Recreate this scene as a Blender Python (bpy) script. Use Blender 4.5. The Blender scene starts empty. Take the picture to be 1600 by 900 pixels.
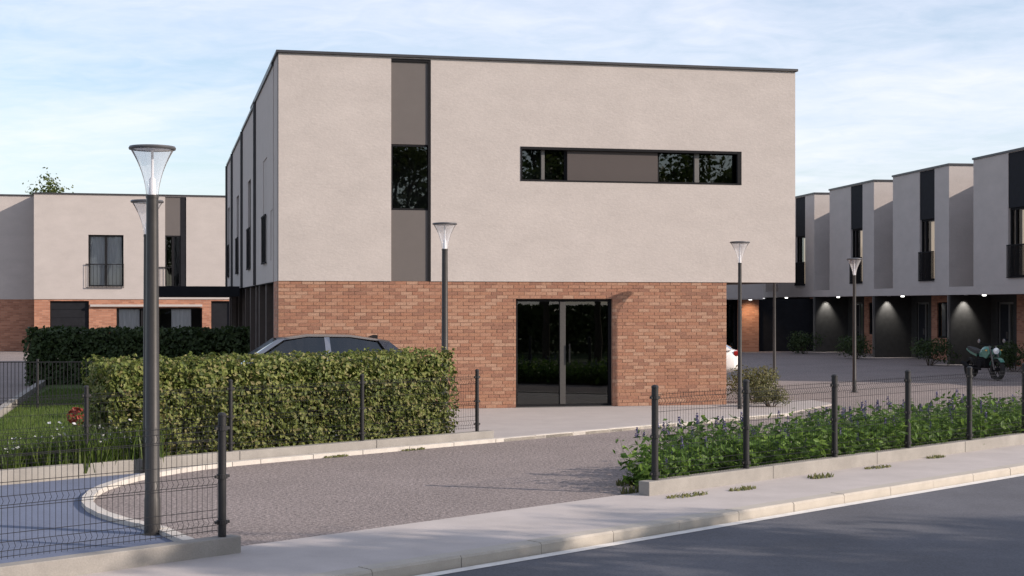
import bpy, math, random
from mathutils import Vector, Matrix

# ------------------------------------------------------------------ camera, sky, sun, exposure
# World frame: the viewer stands at the origin, X to the right, Y ahead, Z up, metres.
F = 2376.0      # focal length in pixels of the 1600 wide picture
HY = 475.0      # row of the horizon
EYE = 2.18
SC = bpy.context.scene
COL = SC.collection
cam_d = bpy.data.cameras.new('camera')
cam = bpy.data.objects.new('camera', cam_d)
COL.objects.link(cam)
cam.location = (0, 0, EYE)
cam.rotation_euler = (math.pi / 2, 0, 0)
cam_d.sensor_width = 36.0
cam_d.lens = 36.0 * F / 1600.0
cam_d.shift_y = (HY - 450.0) / 1600.0
cam_d.clip_end = 3000
SC.camera = cam

SUN_EL = math.radians(24.0)
SUN_AZ = math.radians(72.0)          # from straight behind the viewer, towards the right
S2 = Vector((math.sin(SUN_AZ) * math.cos(SUN_EL), -math.cos(SUN_AZ) * math.cos(SUN_EL), math.sin(SUN_EL)))
sun_d = bpy.data.lights.new('sun', 'SUN')
sun_d.energy = 5.0
sun_d.angle = math.radians(0.6)
sun_d.color = (1.0, 0.86, 0.74)
sun = bpy.data.objects.new('sun', sun_d)
COL.objects.link(sun)
sun.rotation_euler = S2.to_track_quat('Z', 'Y').to_euler()

world = bpy.data.worlds.new('World')
SC.world = world
world.use_nodes = True
wn = world.node_tree
for n in list(wn.nodes):
    wn.nodes.remove(n)
def WN(t, **k):
    n = wn.nodes.new(t)
    for a, b in k.items():
        setattr(n, a, b)
    return n
w_out = WN('ShaderNodeOutputWorld')
w_bg = WN('ShaderNodeBackground')
w_bg.inputs[1].default_value = 0.15
w_sky = WN('ShaderNodeTexSky', sky_type='NISHITA', sun_disc=False)
w_sky.sun_elevation = SUN_EL
w_sky.sun_rotation = math.atan2(S2.x, S2.y)
w_sky.air_density = 1.0
w_sky.dust_density = 0.9
w_sky.ozone_density = 2.2
w_tc = WN('ShaderNodeTexCoord')
w_sep = WN('ShaderNodeSeparateXYZ')
w_z = WN('ShaderNodeMath', operation='ADD'); w_z.inputs[1].default_value = 0.12
w_dx = WN('ShaderNodeMath', operation='DIVIDE')
w_dy = WN('ShaderNodeMath', operation='DIVIDE')
w_cmb = WN('ShaderNodeCombineXYZ')
w_map = WN('ShaderNodeMapping')
w_map.inputs['Rotation'].default_value = (0, 0, math.radians(20))
w_map.inputs['Scale'].default_value = (0.6, 0.75, 1)
w_map.inputs['Location'].default_value = (2.3, 0.4, 0)
w_n1 = WN('ShaderNodeTexNoise'); w_n1.inputs['Scale'].default_value = 0.9; w_n1.inputs['Detail'].default_value = 9; w_n1.inputs['Roughness'].default_value = 0.62; w_n1.inputs['Distortion'].default_value = 0.6
w_n2 = WN('ShaderNodeTexNoise'); w_n2.inputs['Scale'].default_value = 9.0; w_n2.inputs['Detail'].default_value = 6; w_n2.inputs['Roughness'].default_value = 0.6; w_n2.inputs['Distortion'].default_value = 1.0
w_mul = WN('ShaderNodeMath', operation='MULTIPLY_ADD'); w_mul.inputs[1].default_value = 0.24
w_rmp = WN('ShaderNodeValToRGB')
w_rmp.color_ramp.elements[0].position = 0.50; w_rmp.color_ramp.elements[0].color = (0.20, 0.20, 0.20, 1)
w_rmp.color_ramp.elements[1].position = 0.80; w_rmp.color_ramp.elements[1].color = (0.72, 0.72, 0.72, 1)
w_mix = WN('ShaderNodeMix', data_type='RGBA')
w_mix.inputs['B'].default_value = (6.25, 6.2, 6.9, 1)
L = wn.links.new
L(w_tc.outputs['Generated'], w_sep.inputs[0])
L(w_sep.outputs['Z'], w_z.inputs[0])
L(w_sep.outputs['X'], w_dx.inputs[0]); L(w_z.outputs[0], w_dx.inputs[1])
L(w_sep.outputs['Y'], w_dy.inputs[0]); L(w_z.outputs[0], w_dy.inputs[1])
L(w_dx.outputs[0], w_cmb.inputs[0]); L(w_dy.outputs[0], w_cmb.inputs[1])
L(w_cmb.outputs[0], w_map.inputs[0])
L(w_map.outputs[0], w_n1.inputs['Vector']); L(w_map.outputs[0], w_n2.inputs['Vector'])
L(w_n2.outputs[0], w_mul.inputs[0]); L(w_n1.outputs[0], w_mul.inputs[2])
L(w_mul.outputs[0], w_rmp.inputs[0])
L(w_sky.outputs[0], w_mix.inputs['A']); L(w_rmp.outputs[0], w_mix.inputs['Factor'])
L(w_mix.outputs['Result'], w_bg.inputs[0]); L(w_bg.outputs[0], w_out.inputs[0])

SC.view_settings.view_transform = 'Standard'
SC.view_settings.look = 'None'
SC.view_settings.gamma = 1.0
SC.view_settings.exposure = 0.24

# ------------------------------------------------------------------ helpers
RND = random.Random(7)
U2 = math.sqrt(0.5)
def st(s, t, z=0.0):
    """street frame: t along the kerb (away to the right), s across it (towards the road)."""
    return Vector((U2 * (s + t), U2 * (t - s), z))
def at(px, d, z=0.0):
    return Vector(((px - 800.0) / F * d, d, z))
def gp(px, py, z=0.0):
    d = F * (EYE - z) / (py - HY)
    return Vector(((px - 800.0) / F * d, d, z))

MATS = {}
def mat(name, col, rough=0.8, metal=0.0, var=0.0, scale=8.0, stretch=(1, 1, 1), bump=0.0, bscale=60.0, spec=0.4,
        col2=None, fine=0.0, fscale=200.0, coord='Object', emit=None, coat=0.0, island=0.0):
    if name in MATS:
        return MATS[name]
    m = bpy.data.materials.new(name); m.use_nodes = True
    nt = m.node_tree; b = nt.nodes['Principled BSDF']
    b.inputs['Roughness'].default_value = rough
    b.inputs['Metallic'].default_value = metal
    b.inputs['Specular IOR Level'].default_value = spec
    b.inputs['Coat Weight'].default_value = coat
    b.inputs['Base Color'].default_value = (*col, 1)
    if emit:
        b.inputs['Emission Color'].default_value = (*emit[0], 1)
        b.inputs['Emission Strength'].default_value = emit[1]
    tc = nt.nodes.new('ShaderNodeTexCoord')
    mp = nt.nodes.new('ShaderNodeMapping'); mp.inputs['Scale'].default_value = stretch
    nt.links.new(tc.outputs[coord], mp.inputs[0])
    last = None
    if var > 0 or col2:
        c2 = col2 or tuple(max(0, c * (1 - var)) for c in col)
        n = nt.nodes.new('ShaderNodeTexNoise'); n.inputs['Scale'].default_value = scale
        n.inputs['Detail'].default_value = 7; n.inputs['Roughness'].default_value = 0.65
        nt.links.new(mp.outputs[0], n.inputs['Vector'])
        r = nt.nodes.new('ShaderNodeValToRGB')
        r.color_ramp.elements[0].position = 0.34; r.color_ramp.elements[0].color = (*c2, 1)
        r.color_ramp.elements[1].position = 0.68; r.color_ramp.elements[1].color = (*col, 1)
        nt.links.new(n.outputs[0], r.inputs[0]); last = r.outputs[0]
    if fine > 0:
        n = nt.nodes.new('ShaderNodeTexNoise'); n.inputs['Scale'].default_value = fscale
        n.inputs['Detail'].default_value = 3; n.inputs['Roughness'].default_value = 0.7
        nt.links.new(tc.outputs[coord], n.inputs['Vector'])
        mr = nt.nodes.new('ShaderNodeMapRange'); mr.inputs[1].default_value = 0.3; mr.inputs[2].default_value = 0.7
        mr.inputs[3].default_value = 1 - fine; mr.inputs[4].default_value = 1 + fine
        nt.links.new(n.outputs[0], mr.inputs[0])
        mx = nt.nodes.new('ShaderNodeMix'); mx.data_type = 'RGBA'; mx.blend_type = 'MULTIPLY'; mx.inputs['Factor'].default_value = 1
        if last: nt.links.new(last, mx.inputs['A'])
        else: mx.inputs['A'].default_value = (*col, 1)
        nt.links.new(mr.outputs[0], mx.inputs['B']); last = mx.outputs['Result']
    if last: nt.links.new(last, b.inputs['Base Color'])
    if bump > 0:
        n = nt.nodes.new('ShaderNodeTexNoise'); n.inputs['Scale'].default_value = bscale
        n.inputs['Detail'].default_value = 5; n.inputs['Roughness'].default_value = 0.6
        nt.links.new(mp.outputs[0], n.inputs['Vector'])
        bp = nt.nodes.new('ShaderNodeBump'); bp.inputs['Strength'].default_value = bump; bp.inputs['Distance'].default_value = 0.02
        nt.links.new(n.outputs[0], bp.inputs['Height']); nt.links.new(bp.outputs[0], b.inputs['Normal'])
    MATS[name] = m
    return m

def leafmat(name, cols, trans=0.35, rough=0.55):
    m = bpy.data.materials.new(name); m.use_nodes = True
    nt = m.node_tree; b = nt.nodes['Principled BSDF']
    b.inputs['Roughness'].default_value = rough; b.inputs['Specular IOR Level'].default_value = 0.35
    g = nt.nodes.new('ShaderNodeNewGeometry'); r = nt.nodes.new('ShaderNodeValToRGB')
    r.color_ramp.interpolation = 'LINEAR'
    els = r.color_ramp.elements
    while len(els) < len(cols): els.new(0.5)
    for i, c in enumerate(cols):
        els[i].position = i / (len(cols) - 1); els[i].color = (*c, 1)
    nt.links.new(g.outputs['Random Per Island'], r.inputs[0])
    nt.links.new(r.outputs[0], b.inputs['Base Color'])
    t = nt.nodes.new('ShaderNodeBsdfTranslucent'); nt.links.new(r.outputs[0], t.inputs[0])
    mx = nt.nodes.new('ShaderNodeMixShader'); mx.inputs[0].default_value = trans
    nt.links.new(b.outputs[0], mx.inputs[1]); nt.links.new(t.outputs[0], mx.inputs[2])
    nt.links.new(mx.outputs[0], nt.nodes['Material Output'].inputs[0])
    MATS[name] = m
    return m

def glassmat(name, tint=(0.35, 0.38, 0.38), refl=0.08, rough=0.01, ior=1.5, wav=0.0):
    m = bpy.data.materials.new(name); m.use_nodes = True; m.use_transparent_shadow = True
    nt = m.node_tree; nt.nodes.remove(nt.nodes['Principled BSDF'])
    t = nt.nodes.new('ShaderNodeBsdfTransparent'); t.inputs[0].default_value = (*tint, 1)
    g = nt.nodes.new('ShaderNodeBsdfGlossy'); g.inputs['Roughness'].default_value = rough; g.inputs[0].default_value = (0.9, 0.95, 0.95, 1)
    f = nt.nodes.new('ShaderNodeFresnel'); f.inputs[0].default_value = ior
    a = nt.nodes.new('ShaderNodeMath'); a.operation = 'ADD'; a.inputs[1].default_value = refl; a.use_clamp = True
    mx = nt.nodes.new('ShaderNodeMixShader')
    if wav > 0:
        tc = nt.nodes.new('ShaderNodeTexCoord'); n = nt.nodes.new('ShaderNodeTexNoise'); n.inputs['Scale'].default_value = 0.9
        nt.links.new(tc.outputs['Object'], n.inputs['Vector'])
        bp = nt.nodes.new('ShaderNodeBump'); bp.inputs['Strength'].default_value = wav; bp.inputs['Distance'].default_value = 0.05
        nt.links.new(n.outputs[0], bp.inputs['Height']); nt.links.new(bp.outputs[0], g.inputs['Normal'])
    L2 = nt.links.new
    L2(f.outputs[0], a.inputs[0]); L2(a.outputs[0], mx.inputs[0]); L2(t.outputs[0], mx.inputs[1]); L2(g.outputs[0], mx.inputs[2])
    L2(mx.outputs[0], nt.nodes['Material Output'].inputs[0])
    MATS[name] = m
    return m

class MB:
    def __init__(self):
        self.v = []; self.f = []; self.m = []
    def poly(self, pts, mi=0):
        b = len(self.v); self.v += [tuple(p) for p in pts]; self.f.append(tuple(range(b, b + len(pts)))); self.m.append(mi); return self
    def box(self, x0, x1, y0, y1, z0, z1, mi=0, skip=''):
        b = len(self.v)
        self.v += [(x0, y0, z0), (x1, y0, z0), (x1, y1, z0), (x0, y1, z0), (x0, y0, z1), (x1, y0, z1), (x1, y1, z1), (x0, y1, z1)]
        fs = {'b': (3, 2, 1, 0), 't': (4, 5, 6, 7), 'f': (0, 1, 5, 4), 'r': (1, 2, 6, 5), 'k': (2, 3, 7, 6), 'l': (3, 0, 4, 7)}
        for k, q in fs.items():
            if k not in skip:
                self.f.append(tuple(b + i for i in q)); self.m.append(mi)
        return self
    def cyl(self, p0, p1, r0, r1=None, n=10, mi=0, caps=True):
        r1 = r0 if r1 is None else r1
        p0 = Vector(p0); p1 = Vector(p1); d = (p1 - p0)
        if d.length < 1e-6: return self
        q = d.to_track_quat('Z', 'Y'); b = len(self.v)
        for (p, r) in ((p0, r0), (p1, r1)):
            for i in range(n):
                a = 2 * math.pi * i / n
                self.v.append(tuple(p + q @ Vector((r * math.cos(a), r * math.sin(a), 0))))
        for i in range(n):
            j = (i + 1) % n
            self.f.append((b + i, b + j, b + n + j, b + n + i)); self.m.append(mi)
        if caps:
            self.f.append(tuple(b + n - 1 - i for i in range(n))); self.m.append(mi)
            self.f.append(tuple(b + n + i for i in range(n))); self.m.append(mi)
        return self
    def tube(self, pts, r, n=8, mi=0):
        for a, b in zip(pts[:-1], pts[1:]): self.cyl(a, b, r, r, n, mi)
        return self
    def lathe(self, prof, c=(0, 0, 0), n=24, mi=0, axis='z'):
        b = len(self.v); k = len(prof)
        for i in range(n):
            a = 2 * math.pi * i / n
            for (r, z) in prof:
                if axis == 'z': self.v.append((c[0] + r * math.cos(a), c[1] + r * math.sin(a), c[2] + z))
                else: self.v.append((c[0] + r * math.cos(a), c[1] + z, c[2] + r * math.sin(a)))
        for i in range(n):
            j = (i + 1) % n
            for q in range(k - 1):
                self.f.append((b + i * k + q, b + j * k + q, b + j * k + q + 1, b + i * k + q + 1)); self.m.append(mi)
        return self
    def loft(self, rings, mi=0, close=True, caps=True):
        b = len(self.v); n = len(rings[0])
        for r in rings: self.v += [tuple(p) for p in r]
        for i in range(len(rings) - 1):
            for j in range(n if close else n - 1):
                k = (j + 1) % n
                self.f.append((b + i * n + j, b + i * n + k, b + (i + 1) * n + k, b + (i + 1) * n + j)); self.m.append(mi)
        if caps:
            self.f.append(tuple(b + n - 1 - j for j in range(n))); self.m.append(mi)
            e = b + (len(rings) - 1) * n
            self.f.append(tuple(e + j for j in range(n))); self.m.append(mi)
        return self
    def mesh(self, name, mats, smooth=False):
        me = bpy.data.meshes.new(name)
        me.from_pydata(self.v, [], self.f)
        for m in (mats if isinstance(mats, (list, tuple)) else [mats]): me.materials.append(m)
        if any(self.m): me.polygons.foreach_set('material_index', self.m)
        if smooth:
            me.polygons.foreach_set('use_smooth', [True] * len(self.f))
        me.update()
        return me
    def build(self, name, mats, parent=None, smooth=False, bevel=0.0):
        o = bpy.data.objects.new(name, self.mesh(name, mats, smooth))
        COL.objects.link(o); o.parent = parent
        if bevel > 0:
            bm = o.modifiers.new('bevel', 'BEVEL'); bm.width = bevel; bm.segments = 2; bm.limit_method = 'ANGLE'
        if smooth:
            try: o.data.set_sharp_from_angle(angle=math.radians(40))
            except Exception: pass
        return o
def tag(o, label, cat, group=None):
    o['label'] = label; o['category'] = cat
    if group: o['group'] = group
    return o
def thing(name, label, cat, loc=(0, 0, 0), rz=0.0, group=None):
    o = bpy.data.objects.new(name, None); COL.objects.link(o)
    o.empty_display_size = 0.2; o.location = loc; o.rotation_euler = (0, 0, rz)
    return tag(o, label, cat, group)
def struct(o, kind='structure'):
    o['kind'] = kind; return o
def link_copy(o, parent=None):
    c = o.copy(); COL.objects.link(c); c.parent = parent; return c
def copy_tree(o, parent=None):
    kids = [k for k in o.children]
    c = link_copy(o, parent)
    for k in kids: copy_tree(k, c)
    return c

def wall(mb, x0, x1, z0, z1, y0, y1, holes=(), mi=0):
    """upright slab with rectangular openings; outer face at y0, inner face at y1."""
    xs = sorted({x0, x1, *[h[0] for h in holes], *[h[1] for h in holes]}); xs = [x for x in xs if x0 <= x <= x1]
    zs = sorted({z0, z1, *[h[2] for h in holes], *[h[3] for h in holes]}); zs = [z for z in zs if z0 <= z <= z1]
    def solid(i, j):
        if i < 0 or j < 0 or i >= len(xs) - 1 or j >= len(zs) - 1: return False
        cx = (xs[i] + xs[i + 1]) / 2; cz = (zs[j] + zs[j + 1]) / 2
        return not any(h[0] < cx < h[1] and h[2] < cz < h[3] for h in holes)
    for i in range(len(xs) - 1):
        for j in range(len(zs) - 1):
            if not solid(i, j): continue
            a, b, c, d = xs[i], xs[i + 1], zs[j], zs[j + 1]
            mb.poly([(a, y0, c), (b, y0, c), (b, y0, d), (a, y0, d)], mi)
            mb.poly([(b, y1, c), (a, y1, c), (a, y1, d), (b, y1, d)], mi)
            if not solid(i - 1, j): mb.poly([(a, y1, c), (a, y0, c), (a, y0, d), (a, y1, d)], mi)
            if not solid(i + 1, j): mb.poly([(b, y0, c), (b, y1, c), (b, y1, d), (b, y0, d)], mi)
            if not solid(i, j - 1): mb.poly([(a, y1, c), (b, y1, c), (b, y0, c), (a, y0, c)], mi)
            if not solid(i, j + 1): mb.poly([(a, y0, d), (b, y0, d), (b, y1, d), (a, y1, d)], mi)
    return mb

def leaves(n, sampler, size, rs, aspect=0.55, upbias=0.3, fold=0.25):
    """n kite-shaped leaves; sampler(rs) -> (position, preferred normal)."""
    V = []; Fc = []
    for _ in range(n):
        p, nm = sampler(rs)
        nv = Vector((rs.gauss(0, 1), rs.gauss(0, 1), rs.gauss(0, 1))) * 0.55 + nm + Vector((0, 0, upbias))
        if nv.length < 1e-3: nv = Vector((0, 0, 1))
        nv.normalize()
        a = Vector((rs.gauss(0, 1), rs.gauss(0, 1), rs.gauss(0, 1))); a -= nv * a.dot(nv)
        if a.length < 1e-3: continue
        a.normalize(); b = nv.cross(a)
        s = size * rs.uniform(0.6, 1.25); w = s * aspect
        i = len(V)
        V += [tuple(p - a * s * 0.5), tuple(p + b * w * 0.5 + nv * s * fold * 0.3 + a * s * 0.05), tuple(p + a * s * 0.5), tuple(p - b * w * 0.5 + nv * s * fold * 0.3 + a * s * 0.05)]
        Fc.append((i, i + 1, i + 2)); Fc.append((i, i + 2, i + 3))
    return V, Fc
def leafmesh(name, V, Fc, m):
    me = bpy.data.meshes.new(name); me.from_pydata(V, [], Fc); me.materials.append(m); me.update(); return me
def addobj(name, me, parent=None):
    o = bpy.data.objects.new(name, me); COL.objects.link(o); o.parent = parent; return o

# ------------------------------------------------------------------ materials
M_PLASTER = mat('plaster', (0.45, 0.412, 0.39), 0.92, var=0.10, scale=1.1, stretch=(1, 1, 1.9), fine=0.05, fscale=26, bump=0.22, bscale=14, spec=0.2)
M_BLUEPLASTER = mat('plaster_cool', (0.46, 0.422, 0.40), 0.92, var=0.07, scale=1.7, stretch=(1, 1, 1.6), fine=0.05, fscale=26, bump=0.2, bscale=14, spec=0.2)
M_COPING = mat('coping_metal', (0.055, 0.055, 0.06), 0.45, 0.3, var=0.2, scale=6)
M_FRAME = mat('anthracite_frame', (0.018, 0.018, 0.02), 0.75, 0.0, spec=0.06, var=0.2, scale=20)
M_MULL = mat('grey_mullion', (0.13, 0.125, 0.12), 0.45, 0.2, var=0.15, scale=20)
M_DMULL = mat('dark_grey_mullion', (0.065, 0.063, 0.061), 0.6, 0.0, var=0.15, scale=20, spec=0.2)
M_PANEL = mat('grey_brown_panel', (0.118, 0.105, 0.10), 0.6, 0.0, var=0.06, scale=3, fine=0.03, fscale=120, spec=0.3)
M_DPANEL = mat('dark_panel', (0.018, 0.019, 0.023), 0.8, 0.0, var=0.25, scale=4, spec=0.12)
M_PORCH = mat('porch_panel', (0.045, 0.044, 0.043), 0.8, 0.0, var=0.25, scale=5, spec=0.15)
M_MORTAR = mat('mortar', (0.34, 0.21, 0.15), 0.95, var=0.25, scale=9, bump=0.3, bscale=120)
M_CONC = mat('concrete_plinth', (0.285, 0.27, 0.25), 0.9, var=0.22, scale=2.6, fine=0.09, fscale=70, bump=0.15, bscale=60)
M_SIDEWALK = mat('sidewalk_concrete', (0.44, 0.403, 0.385), 0.92, var=0.17, scale=1.1, fine=0.07, fscale=60, bump=0.12, bscale=90)
M_KERB = mat('kerb_stone', (0.43, 0.395, 0.345), 0.9, var=0.16, scale=3, fine=0.07, fscale=80, bump=0.15, bscale=90)
M_PAVE = mat('pavement_concrete', (0.37, 0.34, 0.325), 0.9, var=0.12, scale=1.3, fine=0.07, fscale=60, bump=0.1, bscale=60)
M_WHITEKERB = mat('white_edging', (0.52, 0.49, 0.45), 0.85, var=0.2, scale=4, fine=0.06, fscale=60)
M_GRAVEL = mat('fine_gravel', (0.25, 0.216, 0.206), 0.95, var=0.16, scale=0.5, fine=0.62, fscale=26, bump=0.8, bscale=45, spec=0.2)
M_ROAD = mat('asphalt', (0.125, 0.128, 0.145), 0.9, var=0.3, scale=0.45, stretch=(1, 1, 1), fine=0.25, fscale=55, bump=0.35, bscale=90, spec=0.25)  # base colour tinted blue to carry the blue of the shadows
M_PAINT = mat('road_paint', (0.72, 0.70, 0.66), 0.8, var=0.22, scale=7, fine=0.08, fscale=60)
M_BLUE = mat('blue_play_surface', (0.13, 0.155, 0.225), 0.9, var=0.15, scale=1.2, fine=0.2, fscale=60, bump=0.3, bscale=90)
M_GRASSG = mat('grass_ground', (0.075, 0.11, 0.03), 0.95, var=0.4, scale=3, fine=0.4, fscale=50, bump=0.8, bscale=30)
M_SOIL = mat('soil', (0.06, 0.045, 0.035), 0.95, var=0.4, scale=6, bump=0.8, bscale=20)
M_POST = mat('fence_metal', (0.022, 0.022, 0.024), 0.5, 0.2, var=0.2, scale=15)
M_LAMP = mat('lamp_post_metal', (0.045, 0.043, 0.043), 0.42, 0.3, var=0.2, scale=10)
M_RIM = mat('lamp_rim', (0.10, 0.10, 0.105), 0.4, 0.4, var=0.1)
M_CURTAIN = mat('curtain', (0.82, 0.81, 0.82), 0.9, var=0.25, scale=9, stretch=(3, 3, 0.15))
M_LITCURT = mat('lit_curtain', (0.7, 0.62, 0.52), 0.9, var=0.2, scale=9, stretch=(3, 3, 0.15), emit=((1.0, 0.78, 0.58), 0.32))
M_AMBER = mat('amber_lit_reveal', (0.5, 0.25, 0.1), 0.9, var=0.1, emit=((1.0, 0.4, 0.12), 0.22))
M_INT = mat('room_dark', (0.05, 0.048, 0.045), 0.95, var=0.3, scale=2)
M_BARK = mat('bark', (0.10, 0.075, 0.055), 0.95, var=0.4, scale=12, bump=0.6, bscale=25)
M_BULB = mat('downlight_glow', (0.9, 0.9, 0.88), 0.5, var=0.02, emit=((1, 0.97, 0.92), 3.5))
M_DIFF = mat('lamp_diffuser', (0.75, 0.75, 0.76), 0.5, var=0.03)
G_WIN = glassmat('window_glass', (0.30, 0.32, 0.32), 0.05, wav=0.03)
G_CLEAR = glassmat('clear_glass', (0.72, 0.74, 0.75), 0.02)
G_LAMP = bpy.data.materials.new('lamp_glass'); G_LAMP.use_nodes = True; G_LAMP.use_transparent_shadow = True
_n = G_LAMP.node_tree; _n.nodes.remove(_n.nodes['Principled BSDF'])
_t = _n.nodes.new('ShaderNodeBsdfTransparent'); _t.inputs[0].default_value = (.97, .98, 1, 1)
_d = _n.nodes.new('ShaderNodeBsdfTranslucent'); _d.inputs[0].default_value = (.9, .9, .92, 1)
_d2 = _n.nodes.new('ShaderNodeBsdfDiffuse'); _d2.inputs[0].default_value = (.9, .9, .92, 1)
_g = _n.nodes.new('ShaderNodeBsdfGlossy'); _g.inputs['Roughness'].default_value = .08
_a = _n.nodes.new('ShaderNodeMixShader'); _b = _n.nodes.new('ShaderNodeMixShader'); _c = _n.nodes.new('ShaderNodeMixShader')
_l = _n.nodes.new('ShaderNodeLayerWeight'); _l.inputs[0].default_value = .06
_a.inputs[0].default_value = .5; _b.inputs[0].default_value = .30
_n.links.new(_d.outputs[0], _a.inputs[1]); _n.links.new(_d2.outputs[0], _a.inputs[2])
_n.links.new(_t.outputs[0], _b.inputs[1]); _n.links.new(_a.outputs[0], _b.inputs[2])
_n.links.new(_l.outputs['Fresnel'], _c.inputs[0]); _n.links.new(_b.outputs[0], _c.inputs[1]); _n.links.new(_g.outputs[0], _c.inputs[2])
_n.links.new(_c.outputs[0], _n.nodes['Material Output'].inputs[0])
G_CAR = glassmat('car_glass', (0.10, 0.12, 0.15), 0.05)

BRICKC = [(0.40, 0.185, 0.115), (0.36, 0.15, 0.09), (0.44, 0.225, 0.145), (0.33, 0.135, 0.082), (0.29, 0.122, 0.078), (0.47, 0.265, 0.18), (0.38, 0.17, 0.10), (0.245, 0.105, 0.07), (0.41, 0.20, 0.13)]
_bm = [sum(c[k] for c in BRICKC) / len(BRICKC) * 1.06 for k in range(3)]
BRICKC = [tuple((_bm[k] + (c[k] - _bm[k]) * 0.62) * (0.90, 1.02, 1.06)[k] for k in range(3)) for c in BRICKC]
M_BR = [mat('brick_tone_%d' % i, c, 0.9, var=0.28, scale=22, fine=0.08, fscale=120, bump=0.4, bscale=70) for i, c in enumerate(BRICKC)]

def brickmat(name):
    m = bpy.data.materials.new(name); m.use_nodes = True; nt = m.node_tree; b = nt.nodes['Principled BSDF']; b.inputs['Roughness'].default_value = 0.9
    tc = nt.nodes.new('ShaderNodeTexCoord'); sp = nt.nodes.new('ShaderNodeSeparateXYZ'); cb = nt.nodes.new('ShaderNodeCombineXYZ')
    ad = nt.nodes.new('ShaderNodeMath'); ad.operation = 'ADD'
    nt.links.new(tc.outputs['Object'], sp.inputs[0]); nt.links.new(sp.outputs[0], ad.inputs[0]); nt.links.new(sp.outputs[1], ad.inputs[1])
    nt.links.new(ad.outputs[0], cb.inputs[0]); nt.links.new(sp.outputs[2], cb.inputs[1])
    bt = nt.nodes.new('ShaderNodeTexBrick'); bt.inputs['Scale'].default_value = 1
    bt.inputs['Brick Width'].default_value = 0.262; bt.inputs['Row Height'].default_value = 0.0765; bt.inputs['Mortar Size'].default_value = 0.006
    bt.inputs['Color1'].default_value = (0.42, 0.20, 0.125, 1); bt.inputs['Color2'].default_value = (0.27, 0.115, 0.07, 1); bt.inputs['Mortar'].default_value = (0.30, 0.20, 0.15, 1)
    nt.links.new(cb.outputs[0], bt.inputs[0]); nt.links.new(bt.outputs[0], b.inputs['Base Color'])
    MATS[name] = m; return m
M_BRICKFAR = brickmat('brick_wall_far')

# ------------------------------------------------------------------ ground
def sheet(name, pts, m, z=None):
    mb = MB(); mb.poly([(p[0], p[1], p[2] if z is None else z) for p in pts]); return struct(mb.build(name, m))
def strip(mb, line_a, line_b):
    for i in range(len(line_a) - 1):
        mb.poly([line_a[i], line_a[i + 1], line_b[i + 1], line_b[i]])

S_KERB = -9.62      # face of the kerb towards the road
S_WALL = -11.1      # street face of the low walls
S_BED = -17.3       # street face of the hedge planter
sheet('ground', [(-900, -300, 0), (900, -300, 0), (900, 1500, 0), (-900, 1500, 0)], M_GRASSG, -0.13)
sheet('road', [st(S_KERB + 0.02, -120), st(-1.6, -120), st(-1.6, 160), st(S_KERB + 0.02, 160)], M_ROAD, -0.1)
mb = MB()
for a in range(-12, 16):
    mb.poly([st(S_KERB + 0.03, a * 10, -0.096), st(S_KERB + 0.16, a * 10, -0.096), st(S_KERB + 0.16, a * 10 + 10, -0.096), st(S_KERB + 0.03, a * 10 + 10, -0.096)])
struct(mb.build('road_edge_line', M_PAINT))
sheet('sidewalk', [st(S_WALL - 0.3, -80), st(S_KERB - 0.185, -80), st(S_KERB - 0.185, 110), st(S_WALL - 0.3, 110)], M_SIDEWALK, 0.0)
# kerb stones
kerb = bpy.data.objects.new('kerb', None); COL.objects.link(kerb); struct(kerb)
kerb.location = st(S_KERB, 0); kerb.rotation_euler = (0, 0, math.radians(45))
mb = MB(); KL = 1.0
mb.loft([[(x, 0, -0.12), (x, 0.0, -0.018), (x, 0.018, 0.003), (x, 0.185, 0.006), (x, 0.185, -0.12)] for x in (0.004, KL - 0.004)])
kme = mb.mesh('kerb_stone', M_KERB)
for i in range(2, 26):
    o = addobj('kerb_stone', kme, kerb); o.location = (i * KL, RND.uniform(-.003, .003), RND.uniform(-.003, .002))
mb = MB()
mb.box(-80, 2, 0, 0.185, -0.12, 0.004); mb.box(26, 110, 0, 0.185, -0.12, 0.004)
struct(mb.build('kerb_run', M_KERB, kerb), 'stuff')

# yard of fine gravel: everything behind the sidewalk
sheet('driveway', [st(S_WALL - 0.3, -30), st(S_WALL - 0.3, 110), st(-120, 110), st(-120, -30)], M_GRAVEL, -0.004)

# white edging with its curve, and the blue play surface inside it
CR = 4.3
T0 = 7.98
edge = [st(S_WALL - 0.17, T0 - .42), st(-11.9, T0 - .24), st(-12.5, T0 - .07)]
cs, ct = -13.0 + 0.0, T0 + CR
for i in range(0, 15):
    a = math.radians(90 * i / 14.0)
    edge.append(st(-13.0 - math.sin(a) * (CR - 0.16), T0 + CR - math.cos(a) * CR))
edge += [st(-17.14, T0 + CR + q * 0.9) for q in range(1, 15)]
def offset(line, w):
    out = []
    for i, p in enumerate(line):
        a = line[max(0, i - 1)]; b = line[min(len(line) - 1, i + 1)]
        d = (b - a).normalized(); out.append(p + Vector((-d.y, d.x, 0)) * w)
    return out
edging = bpy.data.objects.new('drive_edging', None); COL.objects.link(edging); struct(edging)
eo = offset(edge, 0.12)
for i in range(len(edge) - 1):
    a, b, c, d = edge[i], edge[i + 1], eo[i + 1], eo[i]
    g = 0.006
    dd = (b - a).normalized() * g; de = (c - d).normalized() * g
    a2, b2, c2, d2 = a + dd, b - dd, c - de, d + de
    h = 0.055 + RND.uniform(-.003, .003)
    mb = MB(); mb.loft([[p - Vector((0, 0, 0.02)) for p in (a2, b2, c2, d2)], [p + Vector((0, 0, h)) for p in (a2, b2, c2, d2)]])
    mb.build('edging_stone', M_WHITEKERB, edging)
play = [p + Vector((0, 0, 0.008)) for p in eo[:20]]
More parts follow.
